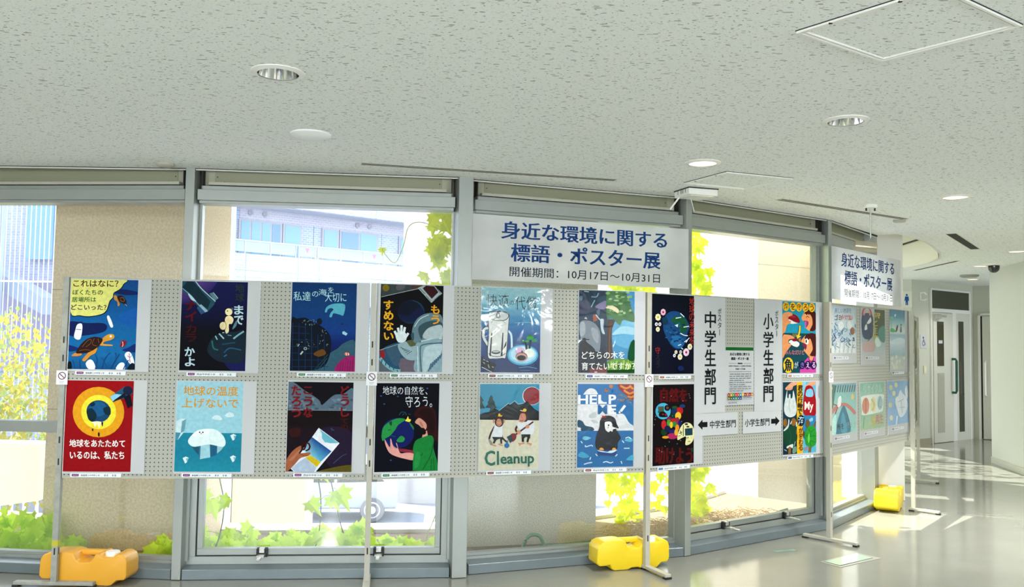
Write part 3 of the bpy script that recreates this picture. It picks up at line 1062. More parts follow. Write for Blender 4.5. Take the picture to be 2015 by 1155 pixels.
def art_missile():
    A = Art([(148, 80), (835, 92), (800, 1045), (103, 1038)])
    A.g([(0, '0c1240'), (.25, '0a0e38'), (.55, '04060f'), (1, '03040c')])
    A.quad(['5a3c7c', '2a2260', '0c1040', '1a1a50'], [(148, 80), (520, 86), (330, 330), (135, 330)])
    A.s('101448', [(560, 900), (640, 820), (800, 830), (803, 1040), (640, 1030)])
    A.p('1c4450', [(148, 82), (285, 85), (490, 300), (478, 335), (410, 412), (300, 345), (146, 175)])
    A.p('0c2430', [(200, 82), (262, 85), (440, 300), (410, 380), (330, 330), (148, 150)])
    A.l('9cb4c0', 9, [(288, 86), (345, 160), (420, 232), (492, 300)]).l('6c98a4', 8, [(150, 160), (240, 240), (310, 330), (405, 410)])
    A.p('4c7078', [(428, 215), (470, 202), (522, 266), (488, 292)]).l('a8c0c8', 5, [(470, 203), (520, 266)]).p('7c9cac', [(318, 345), (342, 330), (412, 400), (385, 418)])
    A.p('24466c', [(296, 370), (318, 345), (385, 418), (340, 440)]).s('a4bccc', [(205, 215), (240, 238), (292, 302), (240, 280)])
    A.v('1c2c24', '地球', 700, 105, 795, 305).v('aac4cc', 'まで', 690, 335, 785, 555, .035).v('4e060c', 'ナイ', 180, 285, 290, 520, .05).v('34060a', 'カラ', 180, 545, 290, 740, .04).v('a8c0cc', 'かよ', 168, 785, 272, 1000, .035)
    A.s('10202c', [(405, 800), (460, 690), (560, 635), (700, 625), (802, 620), (800, 900), (700, 960), (520, 940), (425, 870)])
    for P, c, w in (([(455, 720), (470, 800), (520, 820)], '1c5c5a', 16), ([(490, 670), (510, 710)], '7ca8b0', 12), ([(530, 645), (580, 700)], '8cb0bc', 14), ([(620, 660), (660, 665)], '5c8490', 9), ([(680, 700), (730, 660), (790, 620)], '6c98a4', 18), ([(580, 850), (640, 800), (760, 820)], '1c4a6c', 14), ([(560, 760), (700, 740)], '163c50', 16), ([(580, 890), (610, 870)], '2c6088', 12)):
        A.l(c, w, P)
    A.e('cec094', 572, 562, 36, 42).s('dccc9c', [(600, 470), (650, 455), (682, 490), (665, 540), (634, 545), (632, 620), (602, 642), (588, 560)]).e('3c4c58', 668, 380, 14).e('e0d4a4', 633, 412, 38).e('101010', 620, 402, 7).l('241c14', 5, [(588, 500), (605, 560), (590, 610)]).s('4c7480', [(670, 600), (690, 540), (720, 500), (712, 560)]).l('9ab0b8', 8, [(565, 634), (585, 634)]).l('b0c4cc', 8, [(600, 636), (622, 634)])
    return A


def art_sea():
    A = Art([(148, 62), (868, 72), (840, 1045), (113, 1040)])
    A.g([(0, '0a2c5a'), (.3, '0a3466'), (.55, '0c3274'), (.68, '0a1c58'), (.8, '081440'), (1, '0a1a30')])
    c = '9cc8cc'
    A.t(c, '私達', 160, 165, 350, 268, .0).t(c, 'の', 366, 162, 436, 222, .0).t(c, '海', 440, 135, 528, 206, .0).t(c, 'を', 546, 115, 606, 180, .0).t(c, '大切に', 510, 175, 750, 276, .0)
    A.s('4c9aac', [(508, 388), (530, 332), (600, 300), (700, 295), (736, 322), (715, 424), (680, 420), (604, 404), (586, 444), (558, 442), (575, 396), (604, 362), (576, 346), (540, 362), (528, 392)])
    A.s('2c5060', [(555, 850), (650, 790), (720, 732), (848, 715), (842, 1048), (350, 1048), (400, 990)])
    A.s('060e1a', [(133, 490), (200, 465), (290, 455), (370, 500), (420, 520), (500, 570), (560, 640), (578, 740), (550, 900), (480, 1000), (300, 1042), (113, 1042)])
    A.e('0a1216', 447, 495, 30, 36)
    for x in range(6):
        A.l('0a2c54', 7, [(150 + x * 70, 510 + (x > 3) * 130), (140 + x * 72, 1030)])
    for y in range(7):
        A.l('0a2a50', 6, [(128, 545 + y * 75), (300 + 40 * y, 560 + y * 72)])
    rnd = random.Random(3)
    for k in range(34):
        x, y = (215 + rnd.random() * 200, 480 + rnd.random() * 50) if k < 14 else ((450 + rnd.random() * 90, 590 + rnd.random() * 160) if k < 24 else (190 + rnd.random() * 210, 690 + rnd.random() * 110))
        A.l('6c8c84', 5, [(x, y), (x + rnd.uniform(-22, 22), y + rnd.uniform(-18, 18))])
    A.l('a8b4b0', 16, [(235, 860), (262, 825)]).e('8a9a9c', 290, 795, 20, 16).e('0a1216', 290, 795, 10, 8).l('9cb0ac', 9, [(205, 770), (222, 745)]).s('5c3a14', [(380, 850), (480, 800), (520, 850), (440, 882)]).l('183c44', 8, [(380, 1040), (540, 860)]).l('1c4850', 8, [(420, 1042), (530, 900)])
    A.s('881858', [(622, 1043), (650, 960), (720, 900), (842, 878), (840, 1048)])
    for k in range(7):
        A.l('5c103c', 5, [(645 + k * 28, 1040), (660 + k * 27, 960 - k * 8)])
    A.p('8cc0cc', [(702, 610), (722, 600), (762, 626), (746, 650), (706, 632)]).e('bc5448', 755, 852, 32, 20).l('e8dcd8', 8, [(745, 838), (748, 868)]).l('e8dcd8', 7, [(768, 842), (774, 866)]).e('101c40', 702, 522, 13, 7)
    return A


def art_astronaut():
    A = Art([(155, 60), (850, 80), (822, 1048), (122, 1045)])
    A.g([(0, '06070b'), (1, '08090e')])
    A.p('30383a', [(155, 60), (600, 74), (562, 112), (160, 205)]).e('6c5c10', 208, 105, 36, 38).s('4a4a4e', [(330, 70), (420, 72), (400, 120), (330, 130)]).s('402c26', [(500, 75), (600, 76), (560, 110), (490, 110)])
    A.l('a0a8a8', 5, [(158, 206), (575, 110)])
    A.p('8c9a9c', [(560, 105), (622, 76), (745, 80), (832, 165), (710, 272)]).p('2c1014', [(615, 110), (650, 78), (742, 85), (790, 152), (715, 226)])
    for P in ([(580, 110), (640, 170)], [(650, 190), (700, 250)], [(770, 110), (815, 165)], [(740, 240), (810, 180)]):
        A.l('4c5c60', 8, P)
    A.e('0e2238', 485, 375, 150, 135).e('08101e', 470, 365, 132, 120).s('0a1434', [(350, 400), (450, 420), (560, 330), (620, 350), (610, 420), (500, 480), (380, 460)])
    A.l('1c3c54', 5, [(500, 245), (580, 280), (630, 360)])
    A.s('1e4660', [(140, 805), (430, 710), (520, 900), (530, 1048), (122, 1046)]).s('7c1c20', [(138, 820), (180, 808), (190, 880), (150, 905)]).s('5c5460', [(350, 900), (520, 920), (526, 1048), (370, 1042)]).s('304c60', [(200, 800), (330, 750), (360, 900), (300, 980)])
    A.s('4c545c', [(125, 900), (200, 980), (300, 1046), (122, 1046)])
    A.l('6c9aa4', 34, [(135, 890), (190, 960), (270, 1020), (360, 1035)])
    for k in range(5):
        A.l('20485a', 12, [(160 + k * 40, 905 + k * 30), (150 + k * 45, 950 + k * 25)])
    A.l('98a4a4', 5, [(135, 803), (480, 690)])
    A.s('4c5234', [(425, 710), (490, 690), (537, 745), (460, 792)])
    A.s('58727c', [(488, 612), (508, 520), (560, 440), (650, 392), (745, 390), (830, 435), (826, 705), (700, 695), (600, 702), (530, 725), (492, 682)])
    A.s('30464e', [(560, 560), (620, 500), (740, 470), (828, 500), (828, 560), (700, 560), (620, 640), (590, 680)])
    A.s('9cacb0', [(608, 655), (660, 565), (760, 525), (826, 530), (826, 660), (700, 684)])
    A.l('b4c4c4', 8, [(520, 540), (580, 455), (680, 405)]).l('a8bcc0', 14, [(590, 705), (700, 680), (826, 672)]).s('2c4854', [(480, 620), (510, 610), (510, 690), (485, 680)])
    A.s('7a949e', [(530, 740), (600, 712), (826, 690), (824, 1050), (530, 1048), (520, 900)]).s('a0b4ba', [(620, 800), (720, 740), (824, 740), (800, 860), (680, 1000), (610, 1046)]).l('3c5c68', 14, [(590, 1045), (580, 800), (620, 740), (826, 720)]).l('b8c8cc', 10, [(555, 1040), (550, 760)])
    for k in range(7):
        A.l('38546c', 12, [(670 + k * 22, 1040 - k * 24), (700 + k * 20, 950 - k * 18)])
    A.s('849ca4', [(338, 740), (420, 708), (470, 762), (536, 762), (542, 900), (450, 912), (380, 862), (342, 795)])
    for k in range(5):
        A.l('30505c', 7, [(360 + k * 18, 770 + k * 20), (400 + k * 22, 790 + k * 6)])
    A.s('c4ced2', [(308, 642), (345, 592), (412, 605), (432, 652), (410, 706), (340, 716)])
    for P in ([(298, 588), (325, 650)], [(335, 552), (348, 620)], [(375, 524), (372, 620)], [(412, 545), (396, 625)], [(450, 612), (412, 668)]):
        A.l('c8d2d6', 26, P)
    A.v('d29c22', 'すめない', 182, 240, 285, 706, .04).v('cc9020', 'もう', 706, 290, 798, 518, .04)
    return A


def art_mug():
    A = Art([(165, 60), (858, 75), (835, 1058), (150, 1050)])
    A.g([(0, '86aeb4'), (.2, '6aa6b8'), (.36, '1a74a0'), (.5, '125a90'), (.66, '123c74'), (.82, '0e2a5c'), (1, '0e2450')])
    A.t('3a3020', '快適', 215, 145, 480, 286, -.004).t('2a241c', 'の', 485, 216, 540, 270, 0).t('20201e', '代償', 550, 165, 806, 322, -.004)
    A.l('101820', 42, [(248, 535), (195, 545), (176, 640), (235, 735)]).l('c6ccca', 28, [(248, 538), (195, 552), (184, 640), (235, 735)])
    A.l('c0d4dc', 22, [(468, 568), (505, 625), (510, 800)])
    A.s('101418', [(236, 385), (262, 348), (350, 338), (445, 348), (482, 385), (472, 560), (448, 865), (400, 892), (300, 898), (228, 870), (238, 600)])
    A.s('ccd0cc', [(243, 385), (270, 355), (350, 345), (440, 355), (475, 385), (465, 560), (440, 860), (400, 884), (300, 890), (236, 862), (246, 600)])
    A.s('b6bcba', [(250, 400), (300, 365), (430, 365), (470, 400), (440, 440), (350, 455), (270, 440)])
    A.l('14181a', 8, [(245, 395), (290, 358), (370, 348), (450, 362), (474, 400), (430, 445), (340, 450), (270, 430), (245, 395)])
    A.l('181c20', 10, [(330, 405), (345, 352), (355, 352), (372, 412), (330, 408)]).l('606864', 4, [(270, 480), (335, 418), (440, 480)]).l('b0bab8', 4, [(270, 490), (360, 515), (450, 490)])
    A.p('0c0e10', [(274, 592), (286, 592), (268, 868), (250, 855)]).p('0c0e10', [(402, 592), (413, 592), (402, 868), (380, 862)]).p('14181c', [(440, 700), (450, 690), (445, 740), (405, 790)]).e('14181a', 325, 818, 50, 22).e('a4acac', 325, 812, 40, 12).l('14181a', 7, [(240, 830), (290, 865), (380, 865), (438, 830)])
    A.e('3c8cb4', 637, 852, 182, 122).e('7cb8d0', 637, 848, 165, 106).e('a8ccdc', 640, 842, 145, 88)
    A.s('0c1014', [(672, 790), (662, 700), (680, 700), (696, 780)]).s('0c1014', [(702, 780), (722, 680), (740, 690), (724, 785)])
    A.e('1c7034', 725, 640, 42, 24).e('229040', 722, 655, 42, 20).e('1c7a38', 775, 680, 34, 20).e('1c6c34', 640, 690, 26, 15).e('88b498', 642, 684, 12, 6).e('2a8844', 688, 690, 24, 14)
    A.e('ba9cb8', 605, 806, 54, 46).e('c8a4c0', 605, 800, 46, 38).e('d8dcd4', 712, 830, 58, 52).e('8c5a54', 622, 872, 70, 56).e('b48c84', 622, 880, 62, 48).e('141014', 620, 884, 52, 30).s('28141c', [(618, 820), (628, 795), (640, 822)])
    A.p('080c10', [(158, 868), (332, 960), (292, 1052), (150, 985)]).l('aab4b4', 7, [(165, 990), (280, 1050)])
    for P in ([(180, 900), (205, 912)], [(215, 918), (240, 930)], [(180, 935), (200, 950)], [(235, 960), (250, 1000)], [(280, 985), (300, 995)]):
        A.l('7c8c88', 9, P)
    A.l('3a86b0', 7, [(590, 1000), (700, 990), (800, 1010)]).l('2a6c9c', 7, [(600, 1030), (720, 1030)]).l('5aa4c4', 6, [(540, 480), (700, 470), (830, 500)])
    return A


def art_trees():
    A = Art([(175, 70), (840, 88), (833, 1058), (168, 1053)])
    A.g([(0, '102438'), (.5, '12283e'), (.8, '0a1420'), (1, '0c141c')])
    A.p('2a78a4', [(505, 75), (842, 88), (835, 1060), (505, 1056)]).quad(['5a9abc', '74acc4', '3a86b0', '2a78a4'], [(560, 420), (840, 420), (838, 700), (560, 700)])
    A.s('8ab4c4', [(570, 605), (620, 540), (700, 500), (838, 525), (838, 600), (700, 590)]).s('4a90b4', [(570, 640), (700, 610), (838, 640), (838, 760), (650, 740)])
    A.s('262a44', [(172, 250), (215, 200), (290, 205), (312, 260), (270, 335), (200, 345)]).s('1e3a4c', [(390, 180), (450, 140), (505, 150), (505, 230), (420, 220)]).s('6c6486', [(365, 268), (425, 222), (505, 198), (508, 272), (460, 300), (400, 290)]).s('3a5a70', [(178, 150), (215, 140), (210, 190), (178, 195)])
    A.l('5c7c8c', 14, [(320, 150), (380, 150), (405, 105)]).l('70a0ac', 10, [(318, 275), (345, 220), (362, 190)]).l('8ca8b0', 10, [(235, 85), (290, 92)])
    A.s('68707a', [(188, 452), (330, 448), (422, 560), (422, 775), (370, 795), (280, 700), (196, 640)]).s('8a9298', [(190, 470), (240, 460), (250, 580), (196, 620)]).s('80888e', [(320, 520), (400, 560), (400, 700), (340, 640)])
    A.s('060a10', [(188, 760), (210, 660), (250, 640), (265, 690), (330, 740), (370, 800), (330, 870), (188, 870)]).l('060a10', 12, [(200, 655), (300, 660)]).p('090f1a', [(170, 830), (505, 830), (505, 1056), (168, 1053)])
    A.s('a4b4bc', [(430, 418), (468, 425), (462, 520), (482, 592), (448, 580), (430, 500)]).p('844430', [(338, 370), (372, 358), (395, 432), (342, 448)]).p('a8a8a8', [(235, 410), (255, 390), (275, 420)]).l('a0acb4', 14, [(375, 365), (400, 400), (430, 430)]).s('405a6c', [(380, 320), (420, 300), (410, 380)])
    A.p('601e1a', [(300, 1005), (505, 985), (505, 1056), (300, 1055)]).l('c8ccc8', 8, [(360, 1045), (390, 1045)])
    A.p('3a2414', [(505, 420), (610, 420), (570, 520), (562, 620), (572, 760), (590, 905), (505, 905)]).l('5c3c20', 10, [(540, 900), (535, 640), (560, 470)]).l('261608', 12, [(515, 900), (512, 500)])
    A.s('3c6438', [(505, 85), (600, 78), (720, 92), (780, 230), (838, 380), (834, 450), (700, 425), (660, 490), (560, 400), (505, 410)])
    rnd = random.Random(5)
    for k in range(46):
        x, y = rnd.uniform(510, 800), rnd.uniform(90, 440)
        if y > 160 + (x - 505) * 0.9 + 160:
            continue
        A.e(rnd.choice(['5c8a4a', '789a5c', '2c5428', '8aa070', '447844']), x, y, rnd.uniform(14, 34), rnd.uniform(9, 18), 10)
    A.s('c8be9c', [(488, 282), (560, 252), (640, 300), (632, 345), (560, 302)])
    A.p('4c7c20', [(505, 915), (600, 885), (836, 895), (835, 1060), (505, 1056)])
    for k in range(30):
        x = 510 + k * 11
        A.l(rnd.choice(['7aa028', '2c5c18', '98b444', '1c4414']), 9, [(x, 1050 - rnd.random() * 60), (x + rnd.uniform(-12, 12), 900 + rnd.random() * 60)])
    A.s('0e4024', [(782, 710), (838, 672), (838, 895), (755, 890)]).p('123a14', [(505, 1020), (835, 1010), (835, 1060), (505, 1056)])
    A.t('dce0d8', 'どちらの木を', 205, 800, 712, 890, .0).t('dce0d8', '育てたいですか？', 205, 930, 834, 1020, .0)
    return A


def art_redglobe():
    A = Art([(350, 77), (700, 78), (682, 553), (330, 553)])
    A.g([(0, '88060e'), (1, '80060e')])
    A.e('cc8e18', 515, 242, 134, 132).e('d8cc34', 516, 242, 91, 90).e('103a60', 515, 238, 63, 58).e('14507c', 512, 226, 46, 40)
    for P in ([(455, 240), (480, 222), (506, 258), (490, 292), (464, 282)], [(540, 222), (574, 215), (577, 255), (550, 252)], [(470, 200), (490, 190), (498, 205), (478, 214)]):
        A.s('0a2430', P)
    A.s('dcd8b0', [(478, 296), (510, 290), (542, 298), (536, 312), (526, 302), (520, 326), (508, 304), (496, 322), (488, 300)])
    A.e('14140e', 485, 335, 4, 7).e('14140e', 517, 359, 5, 12).s('14140e', [(530, 296), (540, 296), (536, 318)])
    A.p('1a4c66', [(577, 160), (650, 108), (688, 114), (692, 145), (656, 166), (588, 188)]).p('7cb4cc', [(577, 160), (600, 146), (640, 150), (588, 186)]).e('141a34', 668, 128, 25, 24).p('080c1c', [(646, 160), (680, 148), (694, 206), (668, 222)]).p('0c1226', [(598, 178), (650, 140), (660, 160), (590, 190)])
    A.t('dcd6d2', '地球をあたためて', 365, 386, 654, 425, .025).t('dcd6d2', 'いるのは、私たち', 368, 446, 650, 488, .025)
    return A


def art_iceberg():
    A = Art([(925, 82), (1282, 80), (1262, 557), (912, 555)])
    A.g([(0, '8cb8c6'), (.5, '88b8c6'), (.57, '88b8c6'), (.572, '18768e'), (.8, '147088'), (1, '1c7c92')])
    A.t('be8420', '地球の温度', 958, 105, 1254, 156, .015).t('be8420', '上げないで', 950, 170, 1254, 221, .015)
    A.s('bcd2d8', [(1112, 275), (1130, 258), (1152, 262), (1166, 280), (1140, 284)]).s('bcd2d8', [(1180, 260), (1200, 243), (1222, 246), (1230, 262), (1205, 268)])
    A.p('b4ccd2', [(922, 292), (945, 278), (974, 280), (965, 345), (930, 390), (918, 385)]).p('5c8c9c', [(952, 292), (974, 280), (965, 345), (946, 352)]).p('387c90', [(918, 350), (946, 352), (930, 390), (916, 390)])
    A.p('1c4c64', [(1005, 422), (1050, 425), (1042, 470), (1015, 440)]).p('8cb8c4', [(1046, 415), (1102, 405), (1102, 480), (1048, 490)]).p('1c5474', [(1100, 402), (1142, 410), (1136, 466), (1102, 480)]).p('84b0bc', [(1140, 408), (1182, 412), (1160, 442), (1138, 460)]).p('2a6480', [(1046, 415), (1052, 420), (1048, 490), (1040, 470)])
    A.s('c8dadc', [(984, 396), (1012, 356), (1048, 335), (1120, 331), (1166, 360), (1184, 400), (1168, 424), (1100, 412), (1060, 418), (1010, 424)]).s('d6e2e2', [(1012, 356), (1048, 336), (1100, 334), (1080, 370), (1020, 372)])
    A.e('10242c', 1046, 349, 4).e('10242c', 1063, 349, 4).e('384c50', 1054, 356, 3)
    for x, y in ((972, 492), (1222, 485), (1224, 372)):
        A.p('c4d8dc', [(x - 15, y - 8), (x + 2, y - 16), (x + 18, y - 8), (x + 8, y + 14), (x - 2, y + 20)]).p('6ca0b0', [(x + 2, y - 6), (x + 18, y - 8), (x + 8, y + 14)])
    return A


def art_photo():
    A = Art([(113, 72), (810, 73), (782, 1062), (82, 1060)])
    A.g([(0, '08060e'), (.3, '0a060e'), (.33, '14070a'), (.6, '140a14'), (1, '10080e')])
    A.s('4c6070', [(113, 380), (113, 84), (180, 86), (262, 150), (362, 215), (440, 275), (465, 326), (500, 302), (600, 215), (700, 200), (805, 140), (800, 382), (460, 384)])
    rnd = random.Random(11)
    for k in range(40):
        x = rnd.choice([rnd.uniform(120, 420), rnd.uniform(540, 795)])
        A.e(rnd.choice(['5c7080', '3c4c5c', '6c7c8a']), x, rnd.uniform(260, 370), rnd.uniform(10, 30), rnd.uniform(8, 16), 12)
    A.p('0e060a', [(98, 386), (798, 386), (794, 560), (92, 560)]).l('7c8890', 5, [(102, 384), (798, 384)])
    A.s('1c1228', [(420, 620), (600, 560), (790, 640), (785, 1000), (560, 1010), (450, 800)])
    A.v('6e1014', 'たろう', 147, 105, 245, 470, .05).v('64100f', 'こうな', 275, 105, 368, 470, .05).v('6a1014', 'どうし', 675, 105, 762, 460, .05).v('340a08', 'ての', 670, 470, 750, 600, .05)
    A.s('4c4410', [(430, 1064), (560, 1020), (784, 985), (784, 1064)]).l('2c3c58', 8, [(590, 970), (680, 890), (735, 862)]).l('34445c', 9, [(565, 585), (600, 605)]).l('2a3a54', 6, [(580, 575), (575, 610)]).s('2a0c0c', [(120, 600), (230, 580), (240, 660), (150, 680)])
    A.p('ccd2da', [(436, 578), (658, 745), (402, 1064), (170, 1064), (128, 1020)])
    A.p('5ca0b4', [(446, 594), (650, 744), (560, 746), (500, 735), (470, 690), (470, 640)])
    A.quad(['163c78', '163c84', '4c98b8', '8cbccc'], [(366, 680), (572, 836), (456, 952), (258, 820)])
    A.p('bca418', [(345, 878), (458, 955), (414, 1010), (292, 905)]).p('9cacc0', [(290, 908), (412, 1012), (386, 1060), (180, 1060), (140, 1020)])
    A.s('8e5236', [(82, 1062), (88, 940), (160, 830), (245, 775), (248, 820), (225, 858), (330, 848), (348, 862), (320, 888), (240, 912), (180, 980), (110, 1050)]).s('a0644a', [(120, 930), (200, 850), (232, 812), (226, 850), (160, 930)]).l('5c3018', 5, [(222, 858), (270, 880), (325, 880)])
    A.t('30080a', 'の', 250, 735, 348, 835, .05)
    return A


def art_girl():
    A = Art([(95, 70), (797, 70), (768, 1053), (60, 1068)])
    A.g([(0, '04050f'), (1, '030410')])
    A.t('c8d0d6', '地球の自然を、', 165, 105, 660, 200, -.004).t('c8d0d6', '守ろう。', 415, 213, 712, 342, -.002)
    for x, y in ((180, 305), (330, 220), (245, 935), (145, 215), (660, 128)):
        A.e('24446c', x, y, 12, 8)
    A.e('0c1a60', 325, 630, 180, 168).e('0a1550', 340, 640, 158, 148)
    A.s('1e7c3a', [(147, 650), (170, 560), (240, 500), (330, 465), (410, 478), (330, 540), (300, 590), (240, 660), (190, 690), (160, 720), (148, 690)]).s('0c3c1c', [(232, 510), (262, 500), (258, 545), (240, 540)]).l('0c3018', 6, [(215, 600), (250, 590)]).s('1e7c3a', [(312, 712), (360, 662), (402, 690), (382, 728), (330, 732)]).s('1e6c3a', [(455, 505), (500, 560), (502, 595), (470, 550)]).l('184c58', 6, [(250, 660), (300, 670)])
    A.s('28080a', [(505, 420), (560, 345), (650, 325), (745, 380), (762, 550), (775, 720), (720, 690), (690, 645), (650, 645), (640, 520), (580, 468), (545, 462)]).s('1a0608', [(560, 400), (650, 350), (730, 400), (740, 600), (690, 620), (650, 500)])
    A.s('b88474', [(518, 512), (545, 470), (580, 466), (640, 520), (646, 570), (622, 602), (592, 572), (560, 540)]).s('9c6458', [(570, 500), (600, 520), (610, 560), (580, 545)]).p('bc8878', [(606, 632), (650, 600), (660, 655), (590, 700)]).s('0c0406', [(570, 580), (620, 575), (640, 630), (610, 650), (575, 625)])
    A.l('782034', 34, [(335, 820), (410, 828), (500, 845)])
    A.s('c68c84', [(180, 702), (215, 762), (240, 782), (242, 700), (252, 700), (272, 770), (320, 802), (304, 748), (315, 750), (348, 852), (420, 850), (498, 862), (492, 932), (400, 918), (300, 890), (230, 850), (190, 770)]).l('8c4c48', 4, [(215, 770), (245, 800)]).l('8c4c48', 4, [(270, 775), (300, 810)])
    A.s('106c2c', [(492, 805), (520, 720), (590, 682), (690, 655), (726, 700), (722, 800), (765, 1050), (500, 1050), (488, 1040), (490, 930), (500, 860)]).l('0a4018', 7, [(560, 860), (590, 880), (600, 850)]).l('0a4418', 8, [(600, 1040), (690, 880), (715, 760)]).l('0a4818', 7, [(690, 1050), (700, 920)]).l('0a4818', 7, [(730, 1050), (720, 900)]).s('1a7c3a', [(520, 860), (570, 850), (560, 980), (505, 1020)])
    A.s('d8c03c', [(408, 492), (425, 472), (440, 442), (450, 472), (472, 478), (455, 505)])
    for P in ([(340, 430), (370, 395), (410, 400), (420, 430)], [(380, 430), (400, 410)], [(440, 415), (470, 425)]):
        A.l('1c4454', 7, P)
    return A


def art_cleanup():
    A = Art([(145, 68), (800, 70), (785, 1035), (118, 1030)])
    A.g([(0, 'c2c0aa'), (1, 'bcbaa4')])
    A.p('127898', [(140, 60), (805, 62), (800, 482), (138, 468)])
    A.e('bcdce4', 715, 205, 106, 104).e('7a0c14', 717, 205, 101, 100)
    A.l('7ab4c4', 9, [(350, 372), (455, 285), (470, 300), (522, 262), (560, 300), (622, 288)], False)
    A.p('080c0e', [(138, 468), (138, 412), (220, 372), (300, 338), (350, 372), (455, 290), (470, 303), (522, 264), (560, 302), (622, 290), (660, 262), (740, 350), (800, 385), (800, 484)])
    A.p('0c2c2c', [(265, 188), (290, 235), (280, 235), (310, 285), (296, 285), (328, 338), (285, 342), (275, 372), (250, 372), (252, 340), (200, 332), (236, 285), (220, 285), (246, 235), (238, 235)])
    A.p('0c2c2c', [(143, 190), (186, 262), (164, 265), (196, 342), (140, 346)]).p('127898', [(148, 350), (246, 340), (246, 380), (148, 398)])
    sk = 'b67c5a'
    A.l('2c100c', 20, [(300, 545), (258, 620), (236, 692)]).l('2c100c', 20, [(380, 545), (378, 660), (432, 724)])
    A.p('c8ccd0', [(300, 535), (388, 540), (382, 668), (260, 662)]).p('080808', [(270, 662), (382, 666), (384, 700), (350, 685), (325, 695), (295, 710)]).l('080808', 22, [(310, 690), (285, 735)]).l('080808', 22, [(368, 690), (372, 740)]).l(sk, 15, [(246, 742), (315, 765)]).l(sk, 15, [(338, 742), (388, 762)]).s('7c7c74', [(225, 680), (245, 690), (275, 735), (250, 748)])
    A.e(sk, 290, 487, 11, 22).e(sk, 405, 487, 11, 22).e('300f0c', 350, 498, 49, 54).e(sk, 346, 496, 28, 36).s(sk, [(315, 515), (346, 500), (380, 515), (346, 545)]).e('200c0a', 336, 486, 4).e('200c0a', 357, 486, 4).l('6c2c20', 4, [(328, 516), (346, 526), (364, 516)])
    A.p('dcac28', [(336, 432), (345, 400), (360, 402), (366, 425), (384, 418), (378, 436)])
    A.e('0c5a8c', 432, 762, 29, 28).s('0c5a8c', [(425, 735), (440, 700), (446, 735)])
    A.l('300f0c', 22, [(552, 540), (532, 580), (545, 612)]).l('300f0c', 22, [(728, 545), (728, 590), (690, 585)])
    A.s('c8ccd0', [(545, 540), (580, 498), (680, 480), (738, 518), (720, 640), (590, 638), (585, 590)]).s('300f0c', [(575, 420), (600, 378), (650, 380), (675, 440), (660, 490), (620, 498), (590, 470)]).s('b47660', [(566, 480), (590, 405), (638, 410), (645, 470), (615, 502), (580, 500)]).e('240c0a', 596, 425, 4).l('5c2018', 5, [(575, 482), (600, 486), (612, 476)]).l('7c3c30', 5, [(592, 440), (604, 450)])
    A.e('d8ac28', 632, 366, 20, 19).l('dcc490', 8, [(582, 366), (620, 378)])
    A.p('080808', [(595, 638), (695, 640), (692, 690), (668, 678), (645, 668), (620, 690), (598, 690)]).l('080808', 24, [(610, 675), (612, 725)]).l('080808', 24, [(675, 675), (660, 728)]).l(sk, 16, [(560, 742), (600, 745), (628, 736)]).l(sk, 16, [(655, 738), (690, 748), (712, 752)]).l(sk, 12, [(585, 748), (572, 768)]).l(sk, 12, [(690, 748), (702, 768)])
    A.l('3c0e14', 18, [(728, 498), (530, 640)]).s('6c1018', [(500, 625), (536, 640), (532, 690), (490, 720), (468, 650)]).p('14323c', [(430, 665), (478, 640), (500, 705), (470, 736)])
    A.e(sk, 566, 615, 22, 22).e(sk, 662, 552, 23, 22)
    A.t('0a5a48', 'C', 188, 815, 298, 982, .03).t('0a5a48', 'l', 322, 822, 342, 975, .02).t('0a5a48', 'eanup', 360, 885, 734, 1004, .035)
    return A


